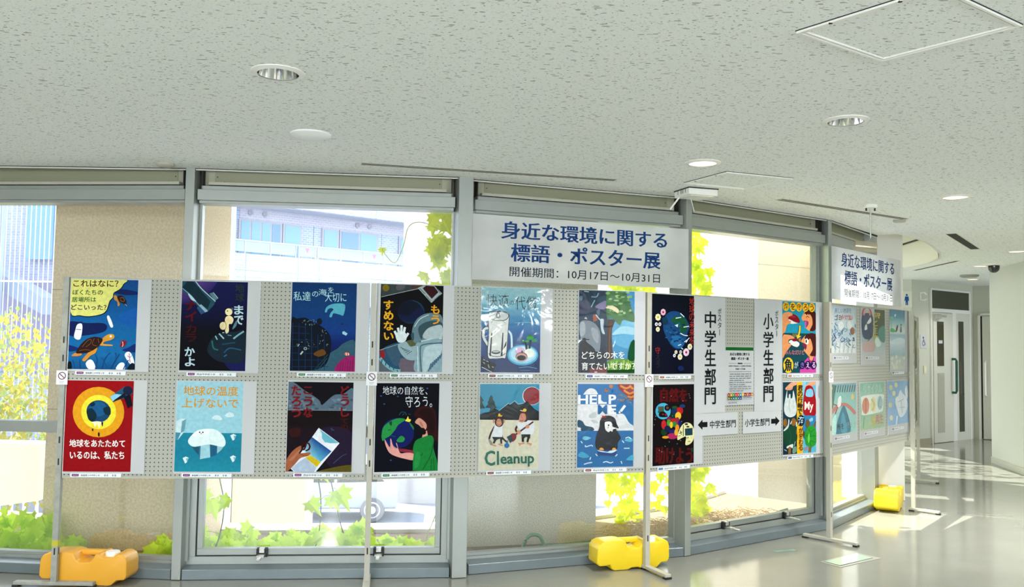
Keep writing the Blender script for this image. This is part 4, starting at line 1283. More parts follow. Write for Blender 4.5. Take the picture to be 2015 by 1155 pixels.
def art_penguin():
    A = Art([(153, 87), (748, 95), (750, 1000), (155, 1013)])
    A.g([(0, '0e5c94'), (.55, '0e5c94'), (.57, '105a90'), (1, '10588c')])
    A.s('c6c8ca', [(155, 335), (200, 225), (255, 150), (310, 140), (352, 172), (400, 270), (500, 335), (560, 420), (640, 425), (700, 520), (752, 560), (752, 608), (155, 612)]).s('aab0b4', [(280, 430), (340, 400), (350, 460), (280, 465)]).s('a4acb0', [(296, 490), (350, 495), (372, 525), (320, 520)]).s('aab0b4', [(560, 430), (580, 440), (560, 470)]).s('b8bcc0', [(600, 560), (700, 530), (748, 570), (620, 585)])
    A.s('103c54', [(157, 490), (205, 500), (240, 550), (312, 568), (322, 606), (200, 610), (190, 575), (157, 562)]).p('105a90', [(153, 608), (752, 606), (752, 1002), (153, 1015)])
    A.p('105c94', [(160, 206), (352, 206), (352, 314), (160, 314)]).t('d6dade', 'HE', 160, 212, 350, 310, .05).t('105c94', 'L', 362, 208, 462, 314, .09).t('d6dade', 'L', 372, 212, 456, 308, .05).t('d6dade', 'P', 482, 212, 556, 312, .05).t('105c94', 'M', 368, 325, 462, 422, .05).t('d6dade', 'E', 480, 325, 556, 420, .06)
    A.l('d6dade', 26, [(655, 330), (608, 395)]).p('d6dade', [(585, 400), (600, 390), (608, 412), (590, 418)])
    A.s('741a14', [(580, 92), (752, 92), (752, 262), (705, 255), (660, 210), (600, 160)])
    for P in ([(600, 110), (660, 140), (720, 120)], [(640, 160), (700, 200), (748, 180)], [(680, 230), (720, 240), (748, 225)], [(700, 110), (740, 150)]):
        A.l('c07420', 22, P)
    rnd = random.Random(4)
    for k in range(26):
        x = rnd.uniform(570, 720)
        A.e(rnd.choice(['7c6c48', '3c6c6c', '8c5c30', '245c70']), x, 190 + (x - 570) * .5 + rnd.uniform(0, 80), 9, 7, 8)
    A.e('8c5424', 452, 160, 22, 20).e('30444c', 455, 150, 12, 8).e('a06020', 500, 118, 20, 20)
    A.s('080810', [(384, 560), (388, 495), (425, 455), (485, 440), (545, 470), (565, 530), (588, 578), (560, 590), (590, 640), (612, 690), (580, 740), (570, 808), (480, 820), (366, 812), (340, 750), (355, 650)])
    A.s('d0d0d0', [(438, 525), (450, 508), (500, 508), (528, 548), (590, 578), (530, 590), (520, 618), (500, 608), (478, 622), (445, 590)]).s('080810', [(530, 530), (590, 578), (560, 576), (520, 560)]).e('0a0a10', 479, 546, 9, 10).l('305c80', 6, [(476, 560), (472, 582)])
    A.s('d0902c', [(385, 815), (395, 795), (420, 797), (430, 820)]).s('d0902c', [(518, 825), (528, 797), (552, 797), (560, 820)]).p('78201c', [(390, 470), (412, 455), (405, 437), (430, 445), (456, 435), (448, 468)])
    A.p('0e2c70', [(362, 822), (572, 815), (560, 878), (370, 868)]).s('b8d0dc', [(362, 822), (420, 830), (470, 838), (500, 826), (572, 818), (520, 850), (460, 845), (400, 838)])
    for P in ([(345, 860), (365, 885)], [(575, 865), (555, 888)], [(190, 720), (205, 742)], [(238, 765), (242, 782), (300, 765), (312, 780)], [(625, 715), (645, 740)], [(645, 800), (705, 800)], [(225, 975), (270, 960), (310, 955)], [(425, 955), (460, 945), (500, 960), (530, 950)], [(615, 940), (625, 970)], [(295, 895), (285, 925)]):
        A.l('a8ccd8', 10, P)
    A.s('60a4b8', [(203, 690), (230, 665), (295, 685), (240, 710)]).s('3c84a4', [(160, 880), (200, 835), (280, 890), (220, 905)]).s('3c8cac', [(670, 925), (720, 878), (752, 880), (752, 930)]).s('4c94b0', [(650, 715), (690, 690), (738, 700), (720, 730)]).l('c0dce4', 8, [(660, 690), (690, 678), (720, 695)])
    return A


def art_flowers():
    A = Art([(80, 50), (610, 80), (605, 1062), (78, 1060)])
    A.g([(0, '050a14'), (.5, '060c1e'), (1, '060818')])
    A.s('123c6a', [(218, 480), (240, 340), (320, 275), (430, 290), (512, 380), (548, 470), (522, 560), (500, 660), (440, 742), (350, 730), (270, 620)]).s('0c2c40', [(205, 360), (260, 350), (280, 430), (220, 440)])
    A.s('1c5a8c', [(330, 560), (440, 600), (480, 680), (430, 740), (340, 700)]).s('12482c', [(315, 390), (380, 335), (475, 350), (525, 450), (505, 535), (440, 545), (400, 460)])
    rnd = random.Random(2)
    for k in range(40):
        A.e(rnd.choice(['18507e', '103058', '245e90', '0c2848']), rnd.uniform(240, 480), rnd.uniform(420, 700), rnd.uniform(8, 26), rnd.uniform(6, 14), 10)
    A.p('b8d0dc', [(358, 450), (402, 434), (395, 476)])
    for P in ([(430, 300), (478, 345)], [(370, 362), (440, 350)], [(470, 475), (540, 462)], [(430, 550), (475, 575), (525, 582)], [(480, 660), (510, 640), (545, 610)], [(500, 668), (520, 640)], [(400, 705), (440, 690)], [(440, 735), (462, 752)]):
        A.l('c8d8dc', 10, P)

    def flower(x, y, r, c1, c2, n=8):
        for k in range(n):
            A.e(c1, x + r * .62 * cos(2 * pi * k / n), y + r * 1.3 * .62 * sin(2 * pi * k / n), r * .42, r * .52, 10)
        A.e(c1, x, y, r * .6, r * .75, 12).e(c2, x, y, r * .36, r * .45, 12)
    flower(212, 284, 32, 'c89cac', '8c1838')
    flower(148, 348, 34, 'ccc8a0', 'ac8c34')
    flower(127, 436, 18, 'ccc4c8', '1c1420')
    flower(168, 436, 18, 'ccc4c8', '1c1420')
    flower(143, 500, 24, 'ccc8a0', 'ac9c44')
    flower(545, 722, 30, 'd0ccb0', 'bc9c38')
    flower(496, 790, 38, 'ccb4c4', 'a01c58', 10)
    flower(417, 846, 30, 'd0ccb0', 'bca048')
    flower(365, 787, 19, 'c8c4b4', 'ac9c44')
    flower(423, 786, 17, 'c4c4d0', '1c1c30')
    flower(343, 830, 17, 'c8c4cc', '20202c')
    A.v('9c2c20', '地球の未来を', 530, 100, 600, 690, .0, .05).v('8c201c', '守', 105, 715, 165, 815, .0).v('2c2828', 'ろう', 112, 820, 160, 985, -.01)
    A.s('0a1c4c', [(385, 970), (440, 960), (460, 1010), (400, 1020)])
    return A


def art_heart():
    A = Art([(88, 110), (572, 97), (577, 1040), (92, 1080)])
    A.g([(0, '0c0608'), (.25, '10070a'), (.7, '080406'), (1, '0c0506')])
    A.t('4a080a', '自然を', 175, 150, 490, 312, .05).t('44090a', '助けよう', 125, 850, 560, 1055, .04)
    A.e('3c94b4', 207, 424, 88, 98).p('2c4c38', [(148, 370), (216, 364), (216, 440), (146, 446)]).e('0c0c0c', 255, 385, 34, 36).e('583434', 256, 384, 16, 16).s('080808', [(165, 440), (220, 430), (260, 480), (240, 495), (165, 490)]).e('6c1c20', 205, 462, 12, 10).e('6c1c20', 240, 466, 14, 14).p('6c3c2c', [(150, 380), (200, 380), (200, 392), (150, 392)])
    blobs = [('9c1418', 402, 418, 40, 46), ('0c2450', 335, 425, 34, 40), ('0c2c20', 330, 480, 40, 34), ('a01c24', 216, 585, 30, 55), ('68184c', 275, 520, 30, 30), ('cca428', 382, 480, 36, 48), ('78203c', 372, 545, 30, 50), ('101a50', 405, 568, 24, 36), ('348028', 272, 565, 22, 46), ('981820', 325, 535, 36, 26), ('206c28', 340, 580, 26, 34), ('c8a820', 302, 588, 18, 38), ('0c3018', 218, 676, 38, 40), ('c07424', 372, 620, 24, 38), ('101850', 320, 672, 46, 34), ('12123c', 255, 635, 34, 40), ('941c4c', 315, 722, 64, 36), ('bc8420', 235, 735, 40, 16), ('c49424', 360, 675, 22, 40), ('14305c', 430, 362, 34, 22), ('12401c', 340, 378, 34, 18)]
    for c, x, y, rx, ry in blobs:
        A.e(c, x, y, rx, ry, 14)
    A.s('c6c290', [(376, 766), (384, 680), (425, 595), (480, 558), (545, 585), (580, 680), (562, 770), (520, 818), (470, 822), (478, 728), (430, 742)])
    A.p('143440', [(463, 632), (555, 622), (556, 708), (466, 716)]).p('10181c', [(440, 590), (448, 590), (448, 720), (440, 720)]).e('20282a', 480, 578, 20, 11).e('20282a', 498, 608, 18, 10).l('20282a', 8, [(395, 690), (432, 672)]).l('20282a', 8, [(408, 655), (420, 705)]).l('20282a', 6, [(382, 722), (410, 716)]).l('20282a', 7, [(480, 745), (510, 740)]).l('20282a', 7, [(500, 785), (530, 782)])
    rnd = random.Random(9)
    for k in range(22):
        A.e('9c98a0', rnd.uniform(100, 560), rnd.uniform(170, 1000), 4, 5, 6)
    A.s('0c3020', [(535, 870), (555, 860), (560, 900), (542, 915)])
    return A


def art_sushi():
    A = Art([(128, 85), (575, 105), (572, 1035), (130, 1038)])
    A.g([(0, '187c96'), (.44, '1a84a0'), (.442, '103c46'), (1, '0e3c48')])
    sk = 'cc8654'
    A.s(sk, [(128, 520), (130, 280), (180, 232), (240, 235), (262, 268), (205, 290), (195, 340), (242, 345), (225, 382), (190, 402), (165, 490), (140, 515)])
    A.s('ccccc8', [(190, 318), (240, 332), (330, 370), (310, 380), (240, 384), (205, 350)]).s('740c18', [(183, 302), (200, 275), (250, 252), (312, 272), (356, 330), (352, 372), (300, 366), (235, 332), (200, 320)]).s('94202c', [(210, 290), (260, 272), (310, 300), (260, 300)])
    A.s(sk, [(240, 235), (262, 268), (235, 280), (205, 300), (215, 340), (245, 350), (225, 385), (190, 380), (185, 300)])

    def face(dy, happy):
        if happy:
            A.s(sk, [(382, 305), (412, 240), (440, 205), (520, 240), (560, 300), (540, 470), (490, 480), (440, 442), (425, 430), (470, 400), (465, 352), (402, 345)])
            A.s('84285c', [(410, 345), (468, 350), (468, 400), (430, 442), (440, 390)]).s('b04c90', [(425, 355), (445, 355), (440, 420), (432, 420)])
            A.s('3c1412', [(415, 250), (470, 198), (575, 240), (575, 452), (490, 478), (528, 390), (520, 300), (490, 255), (480, 270), (465, 250), (450, 270), (435, 250)])
            A.l('5c2c18', 9, [(442, 300), (458, 282), (482, 300)])
        else:
            A.s(sk, [(372, 622), (408, 562), (440, 542), (520, 580), (560, 700), (540, 830), (490, 830), (430, 765), (408, 725), (445, 692), (428, 650)])
            A.e('d4d4d0', 450, 610, 25, 48).e('0a0a0a', 441, 616, 9, 24).s('701c40', [(385, 660), (440, 655), (446, 700), (425, 735), (418, 700)])
            A.s('3c1412', [(418, 565), (460, 520), (530, 508), (575, 560), (575, 790), (490, 803), (528, 720), (512, 620), (490, 580), (470, 600), (450, 575), (435, 590)])
    face(0, True)
    A.s('b44090', [(362, 1042), (400, 910), (462, 835), (480, 830), (510, 880), (545, 825), (575, 838), (575, 1040)]).p(sk, [(486, 800), (530, 790), (532, 850), (508, 878), (484, 850)]).l('401014', 7, [(475, 828), (480, 870), (510, 886), (535, 868), (540, 822)])
    face(0, False)
    A.s(sk, [(128, 830), (130, 560), (180, 530), (255, 545), (285, 580), (215, 592), (205, 640), (242, 662), (205, 720), (160, 790)])
    A.s('d4d4d0', [(208, 632), (235, 602), (300, 612), (345, 638), (345, 670), (320, 692), (280, 684), (240, 660), (225, 640)]).e('740c18', 288, 600, 36, 20)
    for k in range(5):
        A.l('8c7c30', 7, [(270 + k * 14, 560), (262 + k * 16, 515)])
    A.p('ac6c40', [(335, 585), (368, 575), (365, 625), (345, 620)]).l('2a1c08', 30, [(357, 405), (352, 480), (338, 545)]).l('d8b428', 20, [(357, 408), (352, 480), (336, 548)]).p('d8b428', [(308, 535), (374, 548), (320, 585)])
    for k, x in enumerate((172, 262, 343, 430, 516)):
        A.e('d4a81c', x, 155 + k * 3, 41, 60)
        A.t('18100c' if k < 2 else '6c0c10', '海を守ろう'[k], x - 28, 112 + k * 3, x + 28, 198 + k * 3, .018)
    A.t('bc8490', 'みんなだけど', 160, 735, 412, 792, .03).t('5c1c24', 'みんなだけど', 164, 741, 408, 786, -.005)
    A.e('d0ac1c', 200, 935, 66, 103).t('10202c', '魚', 152, 850, 248, 1012, .04).t('c8d4dc', 'が', 278, 888, 328, 972, .0)
    for k, x in enumerate((382, 456, 534)):
        A.e('140c3c', x, 930, 39, 54)
        A.t('6c5ca0' if k == 0 else 'd0a8cc', 'きえる'[k], x - 22, 895, x + 22, 968, .02)
    return A


def art_bags():
    A = Art([(137, 75), (572, 72), (592, 1010), (150, 1052)])
    A.g([(0, '10303c'), (.5, '0e2c38'), (1, '0c2430')])
    A.p('4c9cb8', [(392, 72), (575, 70), (596, 1012), (410, 1032)]).s('28709c', [(400, 540), (585, 530), (594, 800), (405, 820)]).s('6caac4', [(395, 75), (440, 75), (430, 200), (398, 250)]).s('7ca8c0', [(480, 590), (530, 550), (540, 590), (500, 605)]).s('886c78', [(430, 960), (470, 930), (480, 970), (440, 995)])
    A.p('d0a01c', [(318, 72), (392, 72), (412, 1034), (334, 1042)])
    sk = 'c48c6c'
    A.s(sk, [(168, 162), (215, 105), (258, 76), (320, 78), (316, 110), (272, 130), (255, 175), (200, 182)]).s(sk, [(426, 135), (480, 85), (500, 72), (575, 72), (570, 110), (530, 130), (515, 165), (470, 158)])
    for x in (205, 230, 250):
        A.l('7c4a34', 4, [(x, 150), (x - 6, 178)])
    A.s('b4bcbc', [(192, 182), (172, 290), (154, 430), (178, 515), (240, 548), (305, 515), (320, 430), (300, 300), (272, 185), (262, 280), (240, 290), (235, 238), (218, 240), (212, 288), (196, 282), (194, 230)]).l('8c9898', 8, [(230, 300), (220, 400), (235, 480)]).l('9ca8a8', 7, [(270, 330), (280, 430)])
    A.s('8c1018', [(440, 135), (412, 270), (403, 440), (425, 515), (500, 522), (572, 518), (585, 400), (562, 250), (520, 135)]).s('6ca8c4', [(452, 182), (518, 170), (540, 245), (515, 275), (440, 262)])
    A.t('e0d4cc', 'My', 425, 340, 540, 482, .02)
    A.s('0e3826', [(152, 740), (220, 670), (300, 660), (332, 760), (322, 880), (240, 935), (170, 912)]).l('1c5038', 5, [(220, 690), (250, 800), (230, 900)]).e('7a5220', 282, 610, 34, 52).e('7a5220', 172, 620, 24, 56).s('b0bcbc', [(152, 720), (205, 650), (212, 575), (225, 590), (215, 680), (165, 730)]).l('c4cccc', 9, [(240, 640), (255, 600)]).l('c4cccc', 10, [(318, 670), (318, 610)]).l('7c5420', 34, [(235, 935), (232, 1040)]).s('b8c0bc', [(195, 940), (275, 905), (270, 960), (235, 940), (205, 965)]).s('5c8070', [(270, 1020), (280, 950), (320, 940), (325, 1000), (295, 1030)]).l('a4b4b0', 6, [(305, 870), (295, 930)]).l('b4bcbc', 7, [(165, 980), (195, 998)]).e('7c5824', 322, 745, 8, 32)
    A.e('5c4a24', 468, 632, 30, 56).l('64501c', 30, [(550, 690), (585, 600)]).e('4c3c1c', 418, 770, 12, 38).l('6c5424', 34, [(510, 930), (500, 1012)]).s('228028', [(430, 780), (455, 695), (510, 655), (572, 700), (594, 800), (582, 900), (520, 942), (450, 905)])
    for P in ([(480, 700), (510, 740), (550, 710)], [(510, 740), (500, 860), (520, 935)], [(445, 790), (500, 800), (590, 790)], [(455, 880), (510, 860), (575, 880)]):
        A.l('0e5418', 6, P)
    A.s('50b040', [(470, 820), (490, 760), (500, 850), (480, 890)])
    A.v('20140c', '君の行動で', 328, 115, 392, 512, .03, .05).e('0c1424', 375, 590, 47, 74).t('b8d4e0', '海', 338, 535, 412, 648, .008).v('54140e', 'が変わる', 348, 680, 406, 990, .02, .05)
    return A


def art_veiled(kind):  # washed-out colours: veiling reflection of the sleeves put into the artwork
    if kind == 0:
        A = Art([(92, 75), (289, 94), (292, 411), (112, 415)])
        A.g([(0, 'a8bcc8'), (.3, 'bccad0'), (.6, 'b0c4ce'), (.8, 'd0d6d8'), (1, 'ccd0d0')])
        A.t('2c4884', '美しい地球を', 135, 92, 256, 130, .0).t('1c1c24', 'ゴミ', 138, 140, 182, 180, .04).t('b43c40', 'ポイすてない', 182, 140, 266, 180, .03)
        rnd = random.Random(21)
        for k in range(44):
            x, y = rnd.uniform(105, 285), rnd.uniform(190, 350)
            A.l(rnd.choice(['3c6894', '5c84a8', '8cacc4', '284c74']), rnd.uniform(3, 8), [(x, y), (x + rnd.uniform(-18, 18), y + rnd.uniform(5, 25)), (x + rnd.uniform(-18, 18), y + rnd.uniform(20, 45))])
        A.e('d4dcdc', 180, 220, 20, 30).e('d4dcdc', 240, 215, 18, 28).e('8c5c44', 264, 255, 15, 26)
        for k in range(6):
            A.l('8ca8a0', 3, [(120 + k * 28, 410), (125 + k * 28, 330)])
    elif kind == 1:
        A = Art([(330, 95), (498, 107), (500, 404), (336, 406)])
        A.g([(0, 'b0bcc8'), (.6, '8ca0b0'), (.8, 'a0b4bc'), (1, 'b0bcc0')])
        A.p('2c3828', [(422, 95), (500, 105), (500, 300), (425, 290)]).s('18305c', [(335, 150), (405, 140), (415, 250), (400, 310), (345, 300)])
        A.l('b44450', 12, [(338, 145), (350, 100), (385, 98), (402, 140)]).l('c4907c', 8, [(348, 148), (360, 118), (382, 118), (392, 148)])
        for P in ([(385, 175), (395, 160), (400, 190), (380, 208), (370, 200)], [(358, 220), (368, 210), (372, 245), (355, 250)]):
            A.s('d8dce0', P)
        A.v('b0a430', '海と生物', 412, 120, 444, 330, .03).v('ccb43c', '守', 440, 122, 462, 170, .03).s('3c7c74', [(450, 250), (495, 220), (498, 330), (460, 320)]).s('c8dcd4', [(425, 330), (440, 300), (470, 350), (440, 370)]).l('101820', 5, [(380, 250), (395, 300), (375, 330)]).s('b89c98', [(350, 340), (420, 330), (420, 400), (345, 402)])
    elif kind == 2:
        A = Art([(535, 103), (639, 112), (644, 529), (538, 531)])
        A.g([(0, '1c6484'), (.12, '2c7c9c'), (.22, '84b4c0'), (.3, 'bcc8cc'), (.38, 'c8d0d0'), (.42, '8cb0c4'), (.5, 'a8c4d0'), (.55, 'c4d4dc'), (.75, '90b0c0'), (.8, 'b4bcbc'), (1, 'bcc0bc')])
        A.l('8a9c90', 5, [(548, 180), (545, 240)]).e('54a48c', 548, 168, 12, 16).s('3c9c5c', [(538, 262), (545, 235), (565, 245), (575, 264)]).s('142438', [(575, 260), (580, 225), (592, 212), (590, 240), (582, 262)]).s('303c44', [(605, 262), (612, 215), (618, 262)]).e('202c34', 613, 212, 5, 7).s('b0d0dc', [(565, 145), (578, 135), (572, 158)]).s('c8d8e0', [(540, 330), (600, 305), (642, 320), (642, 345), (540, 350)])
        rnd = random.Random(8)
        for k in range(14):
            A.e('d0d0c4', rnd.uniform(545, 635), rnd.uniform(430, 520), 7, 14, 8)
    elif kind == 3:
        A = Art([(105, 632), (292, 624), (296, 978), (112, 987)])
        A.g([(0, '6c98a0'), (.3, '7cb0a8'), (.6, '8cb8b4'), (1, '88c0b4')])
        A.p('386c64', [(105, 632), (150, 640), (130, 800), (108, 810)]).l('b06c68', 24, [(112, 840), (160, 790), (220, 780), (292, 850)]).l('8c3c40', 8, [(130, 770), (160, 790), (145, 840)]).s('2c6c84', [(150, 980), (190, 800), (220, 810), (255, 975)]).s('3c8ca4', [(185, 900), (200, 830), (230, 970), (190, 975)]).s('d4d8d4', [(160, 790), (165, 730), (185, 720), (182, 785)])
        for k in range(9):
            A.l('243c4c', 6, [(140 + k * 17, 690), (148 + k * 17, 640)])
        A.t('1c2430', 'いのちを', 118, 910, 205, 950, .02).t('84949c', '守ろう', 222, 905, 288, 945, .0).e('d4c04c', 112, 660, 10, 18).e('ccb468', 265, 725, 10, 22).s('a8d4cc', [(115, 900), (150, 850), (150, 985), (115, 985)])
    elif kind == 4:
        A = Art([(317, 624), (494, 620), (496, 945), (325, 957)])
        A.g([(0, '7cac9c'), (.3, '90b8a8'), (.7, '90b49c'), (1, '94b08c')])
        A.p('d4dcd4', smooth_pts([(330, 750), (340, 715), (480, 708), (487, 750), (484, 815), (470, 835), (345, 850), (335, 820)], 3))
        A.e('c48470', 360, 785, 25, 58).e('d0cc9c', 412, 780, 20, 52).e('98b4bc', 462, 770, 20, 50).l('b4503c', 5, [(360, 730), (362, 840)]).l('ac9c4c', 5, [(400, 740), (420, 780), (405, 820)]).l('6c90a0', 4, [(465, 730), (450, 790), (470, 800)])
        A.t('a8c4b4', 'リサイクル', 345, 630, 475, 700, .02).t('c8b45c', '分別', 400, 860, 425, 930, .02).t('b47468', '再生', 430, 850, 485, 920, .02).l('5c9480', 5, [(345, 940), (350, 860)])
    else:
        A = Art([(516, 620), (668, 603), (668, 913), (516, 922)])
        A.g([(0, '7ca4c8'), (.5, '88acd0'), (1, '7ca4c8')])
        A.s('ccd4dc', [(580, 800), (570, 760), (590, 720), (600, 690), (610, 675), (625, 700), (650, 730), (660, 800), (630, 860), (600, 865)]).s('d4d8dc', [(570, 740), (590, 720), (600, 760), (580, 780)]).s('d4d8dc', [(640, 680), (655, 640), (664, 700), (655, 740)])
        for P in ([(590, 760), (630, 740)], [(600, 800), (640, 800)], [(610, 750), (620, 840)]):
            A.l('8ca0b4', 4, P)
        for x, y in ((540, 660), (535, 780), (560, 700), (540, 870), (575, 640)):
            A.e('ccc49c', x, y, 12, 18)
        A.l('c8d4e0', 8, [(575, 920), (582, 860)])
    return A


KW = dict(school=SCH_A)
poster(0, 0.007, 1.294, art_turtle(), 'poster of a sea turtle and bottles with a yellow speech bubble', 'purple', SCH_A)
poster(0, 0.664, 1.295, art_missile(), 'near-black poster of a grey missile above a small pale animal on a rock', 'purple', SCH_B)
poster(0, 1.328, 1.301, art_sea(), 'deep blue poster of a floating plastic bag and pink coral', 'green', SCH_A)
poster(1, 0.022, 1.302, art_astronaut(), 'black poster of an astronaut with a raised white glove', 'green', SCH_B, left=0.014, cap_u=0.068)
poster(1, 0.666, 1.303, art_mug(), 'plastic-sleeved poster of a white beer mug and a plate with palm trees', 'red', SCH_A, sl=True, cap_u=0.05)
poster(1, 1.324, 1.304, art_trees(), 'plastic-sleeved poster split between a grey tree and a green tree', 'navy', SCH_A, sl=True, cap_u=0.052, sw=0.415 + 0.062)
poster(0, 0.005, 0.681, art_redglobe(), 'red poster of a melting globe heated by a hair dryer', 'purple', SCH_A, cap_dz=-0.021)
poster(0, 0.657, 0.684, art_iceberg(), 'light blue poster of a polar bear shaped iceberg', 'purple', SCH_A, cap_dz=-0.021)
poster(0, 1.323, 0.689, art_photo(), 'dark poster of a hand holding a beach photograph', 'purple', SCH_B, sh=0.567, cap_dz=-0.021)
poster(1, 0.008, 0.687, art_girl(), 'black poster of a figure in green hugging the globe', 'green', SCH_A, sh=0.570, cap_dz=-0.021)
poster(1, 0.665, 0.684, art_cleanup(), 'cream poster of two monkeys with a shovel, lettered Cleanup', 'red', SCH_A, sl=True, sh=0.565, cap_dz=-0.019, cap_u=0.05)
poster(1, 1.323, 0.686, art_penguin(), 'blue poster of a penguin on a scrap of ice, lettered HELP ME', 'red', SCH_B, sl=True, sh=0.567, cap_dz=-0.019, cap_u=0.05, sw=0.474)
poster(2, 0.008, 1.297, art_flowers(), 'dark blue poster of a globe ringed with small flowers', 'orange', SCH_A, aw=0.390, sw=0.402, cap_u=0.066)
poster(2, 0.022, 0.680, art_heart(), 'black poster of a many-coloured heart with a cream speech bubble', 'teal', SCH_B, aw=0.380, left=0.016, sh=0.575, cap_u=0.045)
poster(2, 1.318, 1.296, art_sushi(), 'poster of a girl eating sushi, letters in yellow circles above', 'orange', SCH_B, aw=0.388, sw=0.474, left=0.008, sh=0.565, cap_u=0.055)
poster(2, 1.322, 0.682, art_bags(), 'poster of a white plastic bag and a red shopping bag above two turtles', 'navy', SCH_B, aw=0.382, sw=0.470, sh=0.567, cap_u=0.05, cap_dz=-0.026)
PL = [(3, 0.035, 1.450, 'pale blue poster of dancing figures, upper left on the washed-out board', 0, 0.525, 0.375, 0.565, 0.470, 0.02, 0.085),
      (3, 0.680, 1.462, 'poster of a rainbow arch beside a dark green forest', 1, 0.525, 0.370, 0.555, 0.485, 0.018, 0.11),
      (3, 1.325, 1.303, 'upright poster of a palm islet and a leaping whale', 2, 0.372, 0.542, 0.480, 0.570, 0.01, 0.024),
      (3, 0.046, 0.806, 'pale green poster of a red bridge over a blue stream', 3, 0.515, 0.400, 0.555, 0.488, 0.02, 0.075),
      (3, 0.640, 0.806, 'pale green poster with a white label of three ovals', 4, 0.540, 0.394, 0.565, 0.480, 0.014, 0.075),
      (3, 1.255, 0.811, 'pale blue poster of a white star-like sea turtle', 5, 0.520, 0.388, 0.540, 0.490, 0.008, 0.085)]
for bi, u, z, lab, kind, aw, ah, sw, sh, lf, bt in PL:
    e = on_board('poster', bi, u - lf, z - bt, lab, 'poster', sw, sh, group='painted posters on the pegboards')
    sheet_mesh(sw, sh, parent=e)
    a = art_veiled(kind)
    a.build('artwork', aw, ah, e, M_PRINT, (lf, -0.0023, bt + ah))
    caption(e, 0.10 if sw > 0.5 else 0.05, bt * 0.42 if bt > 0.03 else -0.016, 'navy' if kind in (0, 2, 5) else 'red', SCH_B)
    sleeve(e, sw, sh)
FAR = [('dull green', '9a9a7a', 'a8a890', 0.05, 1.26, 'upper poster nearest the corner on the edge-on board'), ('bluish', '8a9c9c', '5a6c58', 0.66, 1.26, 'middle upper poster on the edge-on board'),
       ('dark', '5c6c50', '747c5c', 1.27, 1.26, 'farthest upper poster on the edge-on board'), ('grey', '98a49c', 'a4ac94', 0.05, 0.68, 'lower poster nearest the corner on the edge-on board'),
       ('olive', 'a0a070', 'b0b08c', 0.66, 0.68, 'middle lower poster on the edge-on board'), ('drab', '94a08c', '848c70', 1.27, 0.68, 'farthest lower poster on the edge-on board')]
for nm, c1, c2, u, z, lab in FAR:
    e = on_board('poster', 4, u, z, lab, 'poster', 0.48, 0.56, group='painted posters on the pegboards')
    sheet_mesh(0.48, 0.56, parent=e)
    a = Art([(0, 0), (100, 0), (100, 138), (0, 138)])
    a.g([(0, c1), (.5, c2), (1, c1)]).s(c2, [(20, 20), (80, 15), (85, 60), (30, 70)]).s('5c6650', [(10, 90), (60, 80), (90, 130), (20, 130)]).e('c0c0a0', 70, 40, 14, 16)
    a.build('artwork', 0.40, 0.52, e, M_PRINT, (0.02, -0.0023, 0.54))


# ------------------------------------------------------------------ signs on the third board
def sign(name, bi, u, z, w, h, label, draw, cat='sign', group=None):
    e = on_board(name, bi, u, z, label, cat, w, h, group=group)
    sheet_mesh(w, h, parent=e, y=-0.0025)
    A = Art([(0, 0), (w * 1000, 0), (w * 1000, h * 1000), (0, h * 1000)])
    draw(A)
    A.build('lettering', w, h, e, M_PRINT, (0, -0.0034, h))
    return e


def d_chu(ch):
    def f(A):
        A.v('14161a', ch + '学生部門', 100, 95, 208, 770, .025, .13).v('14161a', 'ポスター', 226, 75, 262, 275, .005, .12)
    return f


sign('division_sign', 2, 0.404, 1.020, 0.304, 0.822, 'tall white sign for junior high division, left of the notice sheet', d_chu('中'), group='tall division signs')
sign('division_sign', 2, 1.008, 1.017, 0.302, 0.828, 'tall white sign for primary division, right of the notice sheet', d_chu('小'), group='tall division signs')


def d_arrow(s, left):
    def f(A):
        if left:
            A.p('101214', [(14, 78), (60, 42), (60, 60), (108, 60), (108, 96), (60, 96), (60, 114)]).t('14161a', s, 132, 52, 392, 108, .02)
        else:
            A.p('101214', [(396, 78), (350, 42), (350, 60), (302, 60), (302, 96), (350, 96), (350, 114)]).t('14161a', s, 22, 52, 284, 108, .02)
    return f


sign('arrow_sign', 2, 0.424, 0.862, 0.413, 0.156, 'small white sign with an arrow pointing left to junior high division', d_arrow('中学生部門', True), group='arrow signs')
sign('arrow_sign', 2, 0.889, 0.860, 0.413, 0.156, 'small white sign with an arrow pointing right to primary division', d_arrow('小学生部門', False), group='arrow signs')


